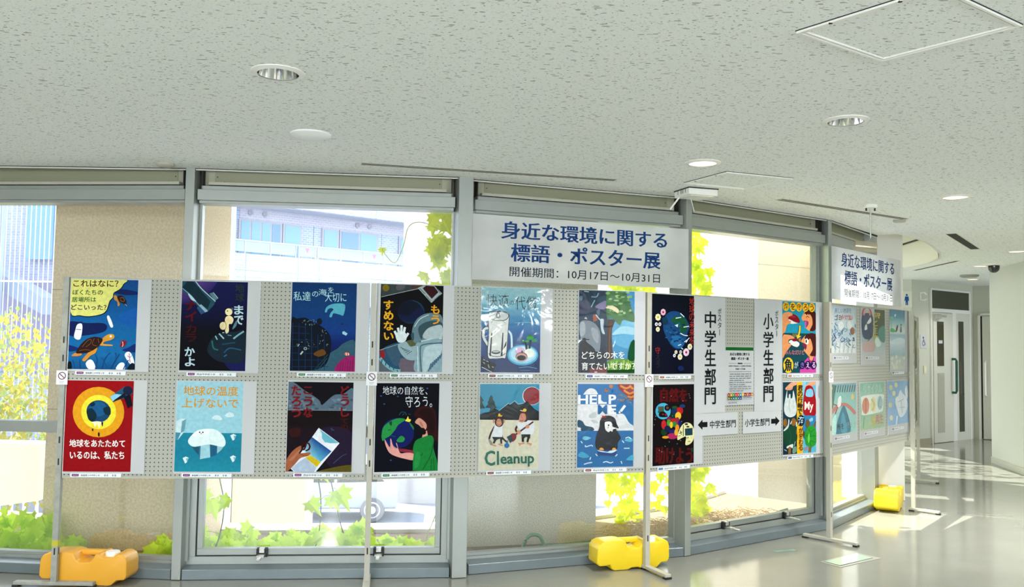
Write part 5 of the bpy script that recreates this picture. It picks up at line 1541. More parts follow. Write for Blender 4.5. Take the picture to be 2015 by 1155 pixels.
def d_notice(A):
    A.p('10541c', [(4, 8), (293, 8), (293, 48), (4, 48)])
    A.t('101214', '身近な環境に関する', 46, 75, 252, 110, .03).t('101214', '標語・ポスター展', 60, 128, 242, 164, .03)
    A.l('6c7474', 4, [(36, 202), (116, 202)]).l('6c7474', 4, [(186, 202), (268, 202)]).t('14181c', '開催期間', 128, 194, 176, 212, .03)
    A.t('20242c', '10月17日(火)〜10月31日(火)', 34, 224, 268, 246, .02).t('20242c', '9:00〜17:00', 104, 260, 204, 280, .02).l('6c7474', 5, [(36, 302), (268, 302)])
    rnd = random.Random(6)
    for k in range(9):
        x, y = 36 + rnd.random() * 10, 330 + k * 25
        end = 268 if k not in (3, 5, 8) else 150 + rnd.random() * 60
        while x < end:
            n = rnd.uniform(14, 48)
            A.l('5a6066', 8, [(x, y), (min(end, x + n), y)])
            x += n + rnd.uniform(3, 9)
    cs = ['8c1420', 'b4881c', '2c7c30', 'a01c24', 'b02c1c', '2c8ca8', 'c49c18', '741838', 'b05c1c', '8c1c50', 'b8782c', '6c5c20', '28542c', '1c5878', '3c7c34', '144c7c', '162c54']
    for k, c in enumerate(cs):
        i, j = (k, 0) if k < 11 else (k - 11, 1)
        x, y = 20 + i * 24, 556 + j * 40
        x += 0
        A.p(c, [(x, y), (x + 23, y), (x + 23, y + 38), (x, y + 38)]).e('dcdcd8', x + 11, y + 22, 5, 6, 8)
    A.t('4c6480', 'SDGs', 178, 600, 268, 622, .0).l('7c8c98', 3, [(178, 634), (268, 634)]).t('3c4854', '板橋区環境政策課', 22, 664, 112, 676, .02).l('9ca4ac', 3, [(118, 670), (278, 670)])


sgn = on_board('notice_sheet', 2, 0.707, 1.068, 'white notice sheet with a green bar between the two tall signs', 'notice', 0.297, 0.424)
sheet_mesh(0.297, 0.424, parent=sgn, y=-0.0025)
A = Art([(0, 0), (297, 0), (297, 700), (0, 700)])
d_notice(A)
A.build('lettering', 0.297, 0.424, sgn, M_PRINT, (0, -0.0034, 0.424))

# no-touching stickers on the posts
STK = [((-2.702, 5.222), ang[0], 1.245, 'round no-touching sticker on the worn left end post'), ((-0.861, 5.352), ang[0] + .1, 1.262, 'no-touching sticker on the post left of the globe-hugging poster'),
       ((0.922, 5.816), ang[2] - .15, 1.257, 'no-touching sticker on the post right of the penguin poster'), ((2.476, 6.722), ang[3] - .1, 1.270, 'no-touching sticker on the post right of the two-bags poster')]
for (x, y), a, z, lab in STK:
    e = tag(empty('prohibition_sticker', (x + sin(a) * 0.0185, y - cos(a) * 0.0185, z - 0.045), a), lab, 'sticker', 'no-touching stickers')
    MB().box(-0.033, 0.033, -0.0012, -0.0002, 0, 0.085).build('sticker_sheet', mat('sticker_white', (0.82, 0.83, 0.85), 0.5), e)
    A = Art([(0, 0), (66, 0), (66, 85), (0, 85)])
    A.e('5a2c3c', 33, 32, 23).e('d8dce2', 33, 32, 18).l('5a2c3c', 5, [(20, 20), (46, 45)]).l('9ca0a8', 3, [(18, 66), (48, 66)]).l('9ca0a8', 3, [(20, 74), (44, 74)])
    A.build('symbol', 0.066, 0.085, e, M_PRINT, (-0.033, -0.0016, 0.085), 0.00006)

# ------------------------------------------------------------------ banners over the windows
M_BANNER = leaf_mat('banner_film', (0.92, 0.94, 0.96), 0.5, (0.94, 0.95, 0.97))


def banner(A_, B_, z0, h, label, w=None):
    loc, a, L = frame(A_, B_)
    e = tag(empty('banner', (loc[0], loc[1], z0), a), label, 'banner', 'exhibition banners')
    w = L
    MB().box(0, w, 0, 0.0012, 0, h).build('banner_sheet', M_BANNER, e)
    A = Art([(0, 0), (1000, 0), (1000, 300), (0, 300)])
    c = '1a3a70'
    for dx in (-1.6, 1.6):
        A.t(c, '身近な環境に関する', 122 + dx, 24, 890 + dx, 106, .008).t(c, '標語・ポスター展', 165 + dx, 124, 857 + dx, 212, .008)
    A.t('1a2030', '開催期間：10月17日〜10月31日', 160, 232, 856, 278, .004)
    A.build('lettering', w, h, e, M_PRINT, (0, -0.0006, h), 0.00008)
    return e


banner((-0.262, 5.545), (1.262, 6.150), 1.898, 0.430, 'white exhibition banner with navy lettering, squarely facing above the mug poster')
banner((2.662, 7.150), (3.742, 8.265), 1.898, 0.445, 'white exhibition banner under the hanging cylinder light, seen at a slant')

# ------------------------------------------------------------------ water tanks that weigh the stands down
def tank(x, y, rz, m, label, flip=False, depth=0.165):
    e = tag(empty('water_tank', (x, y, 0), rz), label, 'water tank', 'plastic water tanks on the stand feet')
    prof = [(0.0, .055), (.004, .150), (.022, .178), (.055, .192), (.165, .196), (.205, .190), (.222, .150), (.240, .138), (.300, .138), (.322, .160),
            (.338, .186), (.362, .190), (.372, .176), (.384, .168), (.438, .168), (.450, .176), (.458, .188), (.492, .188), (.520, .172), (.530, .140),
            (.530, .060), (.516, .038), (.470, .036), (.440, .006), (.420, .002), (.330, .002), (.300, .014), (.250, .014), (.225, .002), (.130, .002), (.105, .012), (.095, .042), (.060, .036), (.020, .036)]
    if flip:
        prof = [(0.53 - a, b) for a, b in prof][::-1]
    prof = [(a - 0.265, b) for a, b in prof]
    mb = MB().prism(prof, -depth / 2, depth / 2, 'y')
    body = mb.build('tank_body', m, e, smooth=True, bevel=0.013, seg=3)
    s = -1 if flip else 1
    hb = MB()
    xs = sorted([s * (-0.265 + .19), s * (-0.265 + .35)])
    hb.box(xs[0], xs[1], 0.012, 0.058, 0.158, 0.190)
    hb.build('carry_handle', m, e, smooth=True, bevel=0.010, seg=3)
    cx = s * (-0.265 + .411)
    cap = MB().lathe([(0.0, .160), (0.040, .160), (0.041, .188), (0.038, .193), (0.0, .194)], 28, 0, Matrix.Translation((cx, -0.01, 0)), cap=False)
    cap.build('screw_cap', M_LAMPW, e, smooth=True)
    return e


tank(-2.545, 5.325, radians(-1.5), M_YELLOW_TINT, 'amber plastic water tank with a white cap beside the worn left end post')
tank(0.815, 5.885, radians(18), M_YELLOW, 'bright yellow water tank under the penguin poster', flip=False, depth=0.15)
tank(3.555, 8.135, radians(60), M_YELLOW, 'yellow water tank lengthwise beside the white pier', depth=0.20)

# ------------------------------------------------------------------ ceiling fittings
def downlight(x, y, r, label, glow=False, z=CEIL_Z):
    e = tag(empty('downlight', (x, y, z)), label, 'downlight', 'round recessed ceiling lights')
    MB().lathe([(r * .76, -0.010), (r, -0.004), (r, -0.0005), (r * .80, -0.0005), (r * .76, -0.006)], 40, 0, None, False).build('trim_ring', M_LAMPW, e, smooth=True)
    if glow:
        MB().lathe([(r * .77, -0.006), (r * .70, 0.03), (r * .45, 0.05), (0.001, 0.055)], 40, 0, None, False).build('reflector', M_LAMPGLOW, e, smooth=True)
    else:
        mb = MB().lathe([(r * .77, -0.006), (r * .72, 0.04), (r * .60, 0.09), (r * .40, 0.115)], 40, 0, None, False)
        mb.build('reflector', M_CHROME, e, smooth=True)
        MB().lathe([(0.001, 0.105), (r * .42, 0.105), (r * .42, 0.12)], 24, 0, None, False).build('diffuser', M_LAMPW, e)
    return e


DL = [(-0.952, 3.398, 0.107), (1.556, 3.994, 0.106), (1.104, 4.985, 0.105), (3.097, 5.982, 0.105), (0.675, 2.405, 0.107), (5.45, 9.26, 0.105), (5.99, 10.97, 0.10), (7.03, 13.10, 0.10)]
cut = MB()
for x, y, r in DL:
    cut.lathe([(r * .775, -0.05), (r * .775, 0.135)], 40, 0, Matrix.Translation((x, y, CEIL_Z)))
cut = cut.build('cutter', M_CEIL)
bo = ceiling.modifiers.new('holes', 'BOOLEAN')
bo.operation, bo.object, bo.solver = 'DIFFERENCE', cut, 'EXACT'
me = bpy.data.meshes.new_from_object(ceiling.evaluated_get(bpy.context.evaluated_depsgraph_get()))
ceiling.modifiers.remove(bo)
ceiling.data = me
bpy.data.objects.remove(cut)


def lamp_light(x, y, power, col=(1, 0.985, 0.965), size=0.14, spread=115):
    l = bpy.data.lights.new('downlight_lamp', 'AREA')
    l.shape = 'DISK'
    l.size = size
    l.energy = power
    l.color = col
    l.spread = radians(spread)
    o = bpy.data.objects.new('downlight_lamp', l)
    COL.objects.link(o)
    o.location = (x, y, CEIL_Z - 0.012)
    return o


downlight(-0.952, 3.398, 0.107, 'largest chrome downlight, in the upper left of the ceiling')
downlight(1.556, 3.994, 0.106, 'chrome downlight in the middle of the right-hand ceiling')
downlight(1.104, 4.985, 0.105, 'warm lit downlight beside the small ceiling hatch', True)
downlight(3.097, 5.982, 0.105, 'warm lit downlight near the right edge of the ceiling', True)
downlight(0.675, 2.405, 0.107, 'downlight cut by the top edge of the picture')
downlight(5.45, 9.26, 0.105, 'far downlight at the right edge, above the dome camera', True)
downlight(5.99, 10.97, 0.10, 'far downlight just left of the dome camera', True)
downlight(7.03, 13.10, 0.10, 'farthest downlight before the dark door transom', True)
for x, y, p in ((1.104, 4.985, 18), (3.097, 5.982, 30), (7.03, 13.10, 8), (-0.952, 3.398, 16), (1.556, 3.994, 16), (0.675, 2.405, 16),
                (-3.0, 2.4, 16), (-2.9, 4.2, 14), (3.4, 3.4, 16), (-1.2, 0.9, 16), (1.6, 0.9, 16), (-3.8, 0.6, 16)):  # this row: added lamps without fittings, to brighten floor and ceiling
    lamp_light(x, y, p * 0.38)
for x, y, p in ((4.35, 6.5, 14), (4.9, 7.9, 10)):  # out-of-view lamps without fittings, added to brighten the hall
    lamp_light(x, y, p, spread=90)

o = MB().lathe([(0.106, -0.0005), (0.106, -0.006), (0.100, -0.011), (0.001, -0.0115)], 40, 0, None, False).build('ceiling_speaker', mat('disc_white', (0.95, 0.96, 0.97), 0.4), None, smooth=True)
o.location = (-1.062, 4.430, CEIL_Z)
tag(o, 'flat white disc cover on the ceiling below the largest downlight', 'ceiling cover')
o = MB().lathe([(0.052, -0.0005), (0.052, -0.014), (0.040, -0.022), (0.001, -0.023)], 32, 0, None, False).build('smoke_detector', M_BEIGE, None, smooth=True)
o.location = (-2.152, 5.262, CEIL_Z)
tag(o, 'small beige detector disc on the ceiling edge at the far left', 'detector')
o = MB().lathe([(0.05, -0.0005), (0.05, -0.014), (0.040, -0.02), (0.001, -0.021)], 32, 0, None, False).build('smoke_detector', M_BEIGE, None, smooth=True)
o.location = (3.222, 7.130, CEIL_Z)
tag(o, 'small detector disc just beyond the end of the second slot diffuser', 'detector')
o = MB().lathe([(0.125, -0.0005), (0.125, -0.02), (0.10, -0.035), (0.001, -0.036)], 32, 0, None, False).build('ceiling_speaker', mat('grey_disc', (0.32, 0.34, 0.29), 0.5), None, smooth=True)
o.location = (6.59, 12.37, CEIL_Z)
tag(o, 'grey round disc on the ceiling in front of the dark door transom', 'ceiling cover')


def slot_diffuser(name, A_, B_, label, n=2, w=0.06, m=None, z=CEIL_Z):
    loc, a, L = frame(A_, B_)
    e = tag(empty(name, (loc[0], loc[1], z), a), label, 'air diffuser', 'slot air diffusers')
    t = 0.004
    fr = MB().box(0, L, -w / 2, -w / 2 + t, -0.003, 0).box(0, L, w / 2 - t, w / 2, -0.003, 0).box(0, t, -w / 2, w / 2, -0.003, 0).box(L - t, L, -w / 2, w / 2, -0.003, 0)
    for k in range(1, n):
        y = -w / 2 + w * k / n
        fr.box(0, L, y - 0.006, y + 0.006, -0.003, 0)
    fr.build('diffuser_frame', m or M_POST, e)
    MB().box(t, L - t, -w / 2 + t, w / 2 - t, -0.0022, -0.0005).build('slot', M_SLOT, e)
    return e


slot_diffuser('slot_diffuser', (-0.925, 5.165), (0.664, 5.560), 'long twin-slot diffuser over the mug poster')
slot_diffuser('slot_diffuser', (1.93, 6.20), (3.24, 7.06), 'long twin-slot diffuser above the hanging cylinder light')
slot_diffuser('slot_diffuser', (4.06, 7.93), (4.93, 9.13), 'single black slot diffuser on the smooth ceiling at the right', 1, 0.09, M_BEIGE)
slot_diffuser('slot_diffuser', (5.52, 11.77), (5.40, 10.4), 'faint thin diffuser along the raised coffer edge', 1, 0.05, M_BEIGE)
loc, a, L = frame((5.055, 10.36), (5.155, 11.55))
o = MB().box(0, L, -0.02, 0.02, -0.012, -0.001).build('slot_diffuser', M_SLOT)
o.location, o.rotation_euler = (loc[0], loc[1], CEIL_Z + 0.30), (0, 0, a)
tag(o, 'black slot diffuser inside the raised coffer', 'air diffuser', 'slot air diffusers')


def hatch(P, label):
    e = tag(empty('ceiling_hatch', (P[0][0], P[0][1], CEIL_Z)), label, 'ceiling hatch', 'ceiling access hatches')
    o0 = Vector(P[0])
    pts = [Vector(p) - o0 for p in P]
    c = sum(pts, Vector((0, 0))) / 4

    def ring(k0, k1, z0, z1, m, name):
        mb = MB()
        A_ = [c + (p - c) * k0 for p in pts]
        B_ = [c + (p - c) * k1 for p in pts]
        for i in range(4):
            j = (i + 1) % 4
            mb.add([(*A_[i], z0), (*A_[j], z0), (*B_[j], z0), (*B_[i], z0), (*A_[i], z1), (*A_[j], z1), (*B_[j], z1), (*B_[i], z1)],
                   [(0, 1, 2, 3), (4, 7, 6, 5), (0, 4, 5, 1), (3, 2, 6, 7), (0, 3, 7, 4), (1, 5, 6, 2)])
        return mb.build(name, m, e)
    ring(1.006, 0.965, -0.010, -0.0005, M_LAMPW, 'outer_frame')
    ring(0.945, 0.915, -0.008, -0.0005, M_LAMPW, 'inner_frame')
    ring(1.016, 1.006, -0.003, -0.0005, M_SLOT, 'edge_gap')
    ring(0.965, 0.945, -0.002, -0.0005, M_SLOT, 'shadow_gap')
    A_ = [c + (p - c) * 0.905 for p in pts]
    MB().prism([tuple(p) for p in A_], -0.003, -0.0005).build('hatch_tile', M_CEIL, e)
    mb = MB()
    for t in (0.25, 0.75):
        p = (c + (pts[0] - c) * 0.98) * (1 - t) + (c + (pts[3] - c) * 0.98) * t
        mb.lathe([(0.007, 0), (0.007, 0.002)], 12, 0, Matrix.Translation((p.x, p.y, -0.0105)))
    mb.build('turn_lock', M_SLOT, e)


hatch([(0.947, 2.849), (1.353, 3.127), (1.651, 2.758), (1.24, 2.47)], 'large square access hatch in the upper right of the ceiling')
hatch([(1.123, 5.612), (1.568, 5.798), (1.766, 5.399), (1.304, 5.224)], 'smaller-looking square access hatch beside the white box on the ceiling')

# white box unit on the ceiling with hanging rods
loc, a, L = frame((1.183, 5.755), (1.395, 5.825))
e = tag(empty('ceiling_unit', (loc[0], loc[1], CEIL_Z), a), 'white box unit with vents and two short rods, on the ceiling edge over a mullion', 'ceiling unit')
wd = 0.20
MB().box(0, L, 0, wd, -0.050, -0.006).build('housing', M_LAMPW, e, bevel=0.004)
MB().box(-0.003, L + 0.003, -0.003, wd + 0.003, -0.008, -0.0005).build('back_plate', mat('dark_gap', (0.05, 0.05, 0.04), 0.6), e)
mb = MB()
for t in (0.05, 0.08, 0.095, 0.11, 0.15):
    mb.box(-0.0012, 0.0005, t - 0.002, t + 0.002, -0.034, -0.008)
mb.build('vent_slots', M_SLOT, e)
MB().box(0.03, L - 0.02, 0.03, wd - 0.03, -0.053, -0.049).build('cover_plate', mat('cover_white', (0.85, 0.85, 0.80), 0.3), e)
MB().tube([(0.01, wd - 0.05, -0.05), (-0.05, wd - 0.03, -0.135)], 0.006).build('rod', M_LAMPW, e)
MB().tube([(0.10, wd - 0.05, -0.05), (0.145, wd - 0.02, -0.135)], 0.0022).build('pull_cord', M_LAMPW, e)

# hanging cylinder light
e = tag(empty('pendant_spotlight', (2.669, 6.384, CEIL_Z)), 'satin cylinder light hanging on a thin rod in front of the slanted banner', 'spotlight')
MB().lathe([(0.048, -0.0005), (0.048, -0.022), (0.044, -0.026), (0.001, -0.026)], 28, 0, None, False).build('ceiling_plate', M_LAMPW, e, smooth=True)
MB().tube([(0, 0, -0.02), (0, 0, -0.245), (-0.01, 0, -0.268), (-0.035, 0, -0.285)], 0.006).build('rod', M_STEEL, e, smooth=True)
mb = MB()
for s in (-1, 1):
    mb.lathe([(0.006, -0.046), (0.006, -0.024)], 10, 0, Matrix.Translation((s * 0.032, 0, 0)))
mb.build('plate_screws', M_SLOT, e)
Mx = Matrix.Translation((-0.045, 0.0, -0.315)) @ Matrix.Rotation(radians(-8), 4, 'Z') @ Matrix.Rotation(radians(96), 4, 'Y')
cyl = MB().lathe([(0.001, -0.075), (0.036, -0.075), (0.038, -0.07), (0.038, 0.075), (0.034, 0.082), (0.030, 0.07), (0.001, 0.05)], 32, 0, Mx, False)
cyl.build('lamp_cylinder', mat('champagne_metal', (0.50, 0.45, 0.34), 0.28, 0.7), e, smooth=True)

# dome camera
e = tag(empty('dome_camera', (6.02, 10.72, CEIL_Z)), 'black dome camera hanging under the ceiling before the right wall', 'camera')
MB().lathe([(0.13, -0.0005), (0.13, -0.012), (0.10, -0.02), (0.001, -0.02)], 32, 0, None, False).build('base_plate', M_LAMPW, e, smooth=True)
MB().lathe([(0.066, -0.02), (0.066, -0.05), (0.058, -0.078), (0.040, -0.098), (0.018, -0.108), (0.001, -0.110)], 32, 0, None, False).build('dome', mat('black_dome', (0.012, 0.012, 0.012), 0.06, spec=0.8), e, smooth=True)

# unseen fill lamps added behind the camera, shaped as globe pendants
M_FILL_GLOBE = mat('opal_globe', (1.0, 0.95, 0.86), 0.4, emit=2.0)
for i in range(4):
    for j in range(2):
        x, y = -4.2 + 2.9 * i, -1.2 - 2.1 * j
        e = tag(empty('pendant_lamp', (x, y, CEIL_Z)), 'opal globe pendant of the lobby behind the viewer', 'lamp', 'lobby globe pendants')
        MB().tube([(0, 0, -0.001), (0, 0, -0.30)], 0.006).build('rod', M_STEEL, e)
        MB().lathe([(0.001, -0.30), (0.05, -0.31), (0.09, -0.345), (0.10, -0.40), (0.09, -0.455), (0.05, -0.49), (0.001, -0.50)], 24, 0, None, False).build('globe', M_FILL_GLOBE, e, smooth=True)
        l = bpy.data.lights.new('pendant_light', 'POINT')
        l.energy = 24.0
        l.color = (0.98, 0.99, 1.0)
        l.shadow_soft_size = 0.12
        lo = bpy.data.objects.new('pendant_light', l)
        COL.objects.link(lo)
        lo.location = (x, y, CEIL_Z - 0.62)

# ------------------------------------------------------------------ floor fittings
e = tag(empty('floor_outlet', (2.213, 6.099, 0)), 'pale green glass-topped outlet cover set in the floor', 'floor outlet')
P = [(0, 0), (0.066, -0.105), (0.381, 0.123), (0.318, 0.236)]
MB().prism([(-0.035, 0.0), (0.056, -0.145), (0.45, 0.128), (0.335, 0.275)], 0.0005, 0.003).build('outlet_frame', mat('outlet_frame', (0.36, 0.355, 0.30), 0.25), e)
MB().prism([(-0.006, 0.0), (0.065, -0.112), (0.388, 0.123), (0.319, 0.243)], 0.003, 0.0036).build('shadow_gap', M_SLOT, e)
MB().prism(P, 0.0036, 0.006).build('outlet_lid', mat('green_glass', (0.42, 0.55, 0.42), 0.06, spec=0.7), e)
o = MB().prism([(0, 0), (0.03, -0.035), (0.20, 0.02), (0.185, 0.062)], 0.0005, 0.0015).build('floor_tape', mat('teal_tape', (0.16, 0.30, 0.24), 0.3))
o.location = (1.93, 6.40, 0)
tag(o, 'small teal strip stuck to the floor left of the outlet cover', 'tape')

# ------------------------------------------------------------------ far hall
loc, a, L = frame((6.215, 13.36), (7.80, 14.545))
E_far = Matrix.Translation((loc[0], loc[1], 0)) @ Matrix.Rotation(a, 4, 'Z')


def in_far(name, u, kind='structure'):
    o = empty(name, E_far @ Vector((u, 0, 0)), a)
    return struct(o) if kind == 'structure' else o


d = in_far('door_1', 0.54)
MB().box(0.0, 0.03, -0.03, 0.0, 0, 2.46).box(1.26, 1.30, -0.03, 0.0, 0, 2.46).box(0.03, 1.26, -0.03, 0.0, 2.08, 2.14).box(0.03, 1.26, -0.03, 0.0, 2.43, 2.46).box(0.66, 0.80, -0.03, 0.0, 0, 2.08).build('door_frame', M_TRIMW, d, bevel=0.002)
MB().box(0.03, 1.26, -0.016, -0.004, 2.14, 2.43).build('transom_glass', M_DARKGLASS, d)
leaf = MB().box(0.035, 0.655, -0.045, -0.012, 0.006, 2.07).build('door_leaf', M_DOOR, d, bevel=0.002)
MB().box(0.14, 0.35, -0.049, -0.044, 1.22, 1.93).build('vision_panel', M_DARKGLASS, leaf)
MB().box(0.18, 0.30, -0.052, -0.0485, 1.58, 1.63).build('notice_tag', M_PAPER, leaf)
mb = MB().box(0.14, 0.36, -0.047, -0.0445, 0.16, 1.11)
for k in range(44):
    z = 0.18 + k * 0.021
    mb.box(0.155, 0.345, -0.052, -0.046, z, z + 0.011)
mb.build('louvre_grille', mat('louvre_paint', (0.44, 0.44, 0.35), 0.5), leaf)
h = MB().tube([(0.62, -0.045, 1.33), (0.62, -0.10, 1.33), (0.62, -0.115, 1.30), (0.62, -0.115, 0.82), (0.62, -0.10, 0.79), (0.62, -0.045, 0.79)], 0.020, 12)
h.build('pull_handle', M_GREEN_H, leaf, smooth=True)
MB().box(0.03, 0.20, -0.09, -0.045, 1.97, 2.05).box(0.20, 0.42, -0.07, -0.055, 2.01, 2.03).build('door_closer', M_STEEL, leaf, bevel=0.003)
MB().box(0.88, 1.06, -0.022, -0.006, 0.14, 1.95).build('sidelight_glass', M_DARKGLASS, d)
MB().box(0.80, 0.88, -0.024, 0.0, 0.0, 2.08).box(1.06, 1.26, -0.024, 0.0, 0, 2.08).box(0.88, 1.06, -0.024, 0, 0, 0.14).box(0.88, 1.06, -0.024, 0, 1.95, 2.08).build('sidelight_panel', M_DOOR, d)

loc2, a2, L2 = frame((7.80, 14.545), (9.4, 13.1))
d2 = struct(empty('door_2', (loc2[0], loc2[1], 0), a2))
MB().box(0.08, 0.12, -0.04, 0.0, 0, 2.1).box(0.08, 1.2, -0.04, 0.0, 2.06, 2.1).box(1.16, 1.2, -0.04, 0, 0, 2.1).build('door_frame', M_TRIMW, d2)
lf2 = MB().box(0.15, 1.15, -0.05, -0.015, 0.01, 2.05).build('door_leaf', M_DOOR, d2)
MB().box(0.12, 0.15, -0.02, -0.012, 0.01, 2.05).build('door_gap', M_SLOT, d2)
MB().box(0.27, 0.75, -0.055, -0.048, 0.45, 1.92).build('vision_panel', mat('amber_glass', (0.55, 0.42, 0.28), 0.2), lf2)
MB().tube([(0.20, -0.05, 1.30), (0.20, -0.11, 1.28), (0.20, -0.11, 0.74), (0.20, -0.05, 0.72)], 0.016, 10).build('pull_handle', M_LAMPW, lf2, smooth=True)

wm = Matrix.Rotation(a, 4, 'Z')


def wall_item(name, u, z, label, cat, group=None):
    e = empty(name, E_far @ Vector((u, 0, z)), a)
    return tag(e, label, cat, group)


e = wall_item('pictogram_sign', 0.235, 1.50, 'small wheelchair pictogram plate beside the far door', 'sign')
MB().box(0, 0.20, -0.006, -0.0005, 0, 0.21).build('sign_plate', M_PAPER, e)
A = Art([(0, 0), (200, 0), (200, 210), (0, 210)])
A.e('303438', 92, 45, 17).l('303438', 14, [(94, 65), (98, 110), (135, 112), (150, 160)], False).l('303438', 11, [(96, 85), (130, 88)]).l('303438', 10, [(80, 95), (62, 130), (80, 165), (115, 165), (128, 140)])
A.build('pictogram', 0.20, 0.21, e, M_PRINT, (0, -0.007, 0.21), 0.0002)
e = wall_item('light_switch', 0.33, 1.10, 'cream light switch under the wheelchair plate', 'switch')
MB().box(0, 0.075, -0.012, -0.0005, 0, 0.125).build('switch_plate', mat('cream_plastic', (0.72, 0.68, 0.45), 0.4), e, bevel=0.002)
MB().box(0.024, 0.052, -0.017, -0.011, 0.035, 0.09).build('rocker', M_LAMPW, e)
e = wall_item('wall_hook', 0.24, 2.24, 'small white C-shaped hook high on the wall by the far door', 'hook')
MB().box(0.0, 0.012, -0.02, -0.0005, 0.0, 0.14).build('hook_plate', M_LAMPW, e)
MB().tube([(0.006, -0.02, 0.125), (0.03, -0.06, 0.13), (0.06, -0.08, 0.10)], 0.012).build('upper_prong', M_LAMPW, e)
MB().tube([(0.006, -0.02, 0.015), (0.03, -0.06, 0.01), (0.06, -0.08, 0.035)], 0.012).build('lower_prong', M_LAMPW, e)
loc3, a3, L3 = frame((6.215, 13.36), (4.0, 13.95))
e = tag(empty('restroom_sign', (5.954, 13.425, 2.13), a3 - pi), 'white restroom plate with a red woman and a blue man beside the slanted banner', 'sign')
e.location = (5.954, 13.425, 2.13)
e.rotation_euler = (0, 0, a3 - pi)
MB().box(0, 0.27, -0.012, -0.002, 0, 0.25).build('sign_plate', mat('sign_white', (0.70, 0.71, 0.63), 0.4), e)
A = Art([(0, 0), (270, 0), (270, 250), (0, 250)])
A.e('b01c1c', 88, 62, 15).p('b01c1c', [(74, 84), (102, 84), (122, 160), (106, 160), (106, 215), (92, 215), (88, 160), (84, 215), (70, 215), (70, 160), (54, 160)])
A.l('3a3430', 8, [(140, 60), (140, 218)])
A.e('1c4c8c', 196, 58, 15).p('1c4c8c', [(172, 80), (220, 80), (230, 150), (218, 150), (214, 120), (212, 218), (200, 218), (196, 160), (192, 218), (180, 218), (178, 120), (174, 150), (162, 150)])
A.build('pictogram', 0.27, 0.25, e, M_PRINT, (0, -0.014, 0.25), 0.0003)

# ------------------------------------------------------------------ outside: planter, pillars, creepers
def poly_off(w):
    raw = []
    for A, B, k in SEGS[:6]:
        a = atan2(B[1] - A[1], B[0] - A[0])
        raw.append((Vector(off(A, a, w)), Vector(off(B, a, w))))
    out = [tuple(raw[0][0])] + [tuple((raw[i][1] + raw[i + 1][0]) / 2) for i in range(len(raw) - 1)]
    return out + [tuple(raw[-1][1])]


mb = MB().prism(poly_off(0.17) + poly_off(1.75)[::-1], -0.45, -0.06)
o = mb.build('planter_ground', M_SOIL)
struct(o)
mb = MB()
inner, outr = poly_off(1.55), poly_off(1.80)
for i in range(len(inner) - 1):
    mb.add([(*inner[i], -2.9), (*inner[i + 1], -2.9), (*outr[i + 1], -2.9), (*outr[i], -2.9), (*inner[i], -0.03), (*inner[i + 1], -0.03), (*outr[i + 1], -0.03), (*outr[i], -0.03)],
           [(0, 3, 2, 1), (4, 5, 6, 7), (0, 1, 5, 4), (2, 3, 7, 6), (0, 4, 7, 3), (1, 2, 6, 5)])
struct(mb.build('kerb_outside', mat('white_kerb', (0.72, 0.70, 0.66), 0.7)))


def pillar(name, x, y, rz, w, d, m, joints=(0.95, 1.83, 2.7)):
    """x,y = near left corner, front face runs w along rz, d deep"""
    o = MB().box(0, w, 0, d, -3.0, 2.78, 0)
    for z in joints:
        o.box(-0.002, w + 0.002, -0.002, d + 0.002, z, z + 0.006, 1)
    o = o.build(name, [m, mat('joint_grey', (0.38, 0.33, 0.25), 0.8)])
    o.location, o.rotation_euler = (x, y, 0), (0, 0, rz)
    return struct(o)


pillar('column_left', -3.40, 6.36, radians(0), 1.10, 0.62, M_PLASTER)
pillar('column_middle', -0.33, 6.62, radians(14), 1.05, 0.90, M_PLASTER2)
pillar('column_far', 3.47, 9.70, atan2(-0.355, 0.935), 0.50, 0.12, mat('warm_plaster', (0.80, 0.70, 0.42), 0.8), (1.4,))
pillar('column_right', 2.72, 9.50, radians(30), 1.05, 0.95, M_PLASTER3, (1.2, 2.4))

LEAF = [(0, 0), (.10, .02), (.34, -.06), (.30, .12), (.52, .30), (.30, .36), (.30, .60), (.14, .52), (0, .98), (-.14, .52), (-.30, .60), (-.30, .36), (-.52, .30), (-.30, .12), (-.34, -.06), (-.10, .02)]


def leaf_into(mb, P, size, rng, face=None, mi=0):
    """one lobed leaf, folded a little along its midrib, hanging from P"""
    vs, n = [], len(LEAF)
    rot = Matrix.Rotation(rng.uniform(-.9, .9) + pi, 4, 'Y')
    yaw = Matrix.Rotation((face if face is not None else 0) + rng.uniform(-.8, .8), 4, 'Z')
    tilt = Matrix.Rotation(rng.uniform(-.7, .5), 4, 'X')
    Mx = Matrix.Translation(P) @ yaw @ tilt @ rot
    for x, z in LEAF:
        vs.append((x * size, -abs(x) * size * 0.35 + 0.12 * size * z * z, z * size))
    vs.append((0, 0.02 * size, .30 * size))
    mb.add(vs, [(i, (i + 1) % n, n) for i in range(n)], mi, Mx)


def vine(pts, leaves, label, r=0.004, m=None, seed=0):
    """a single climbing stem with its own leaves: leaves = (fraction along the stem, size, turn)"""
    rng = random.Random(seed)
    P = smooth_pts(pts, 6, False)
    e = tag(empty('climbing_vine', P[0]), label, 'vine', 'climbing vines outside the windows')
    o0 = Vector(P[0])
    MB().tube([Vector(p) - o0 for p in P], r, 6).build('stem', M_STEM if m is None else M_STEMY, e, smooth=True)
    for t, s, dx in leaves:
        p = Vector(P[min(len(P) - 1, int(t * (len(P) - 1)))]) - o0
        q = p + Vector((dx * s * .8, rng.uniform(-.03, .03), rng.uniform(-.01, .03)))
        lb = MB()
        lb.tube([p, (p + q) / 2 + Vector((0, 0, .01)), q], 0.0015, 5, 1)
        leaf_into(lb, q, s, rng)
        lb.build('leaf', [m or M_LEAF, M_STEM], e)
    return e


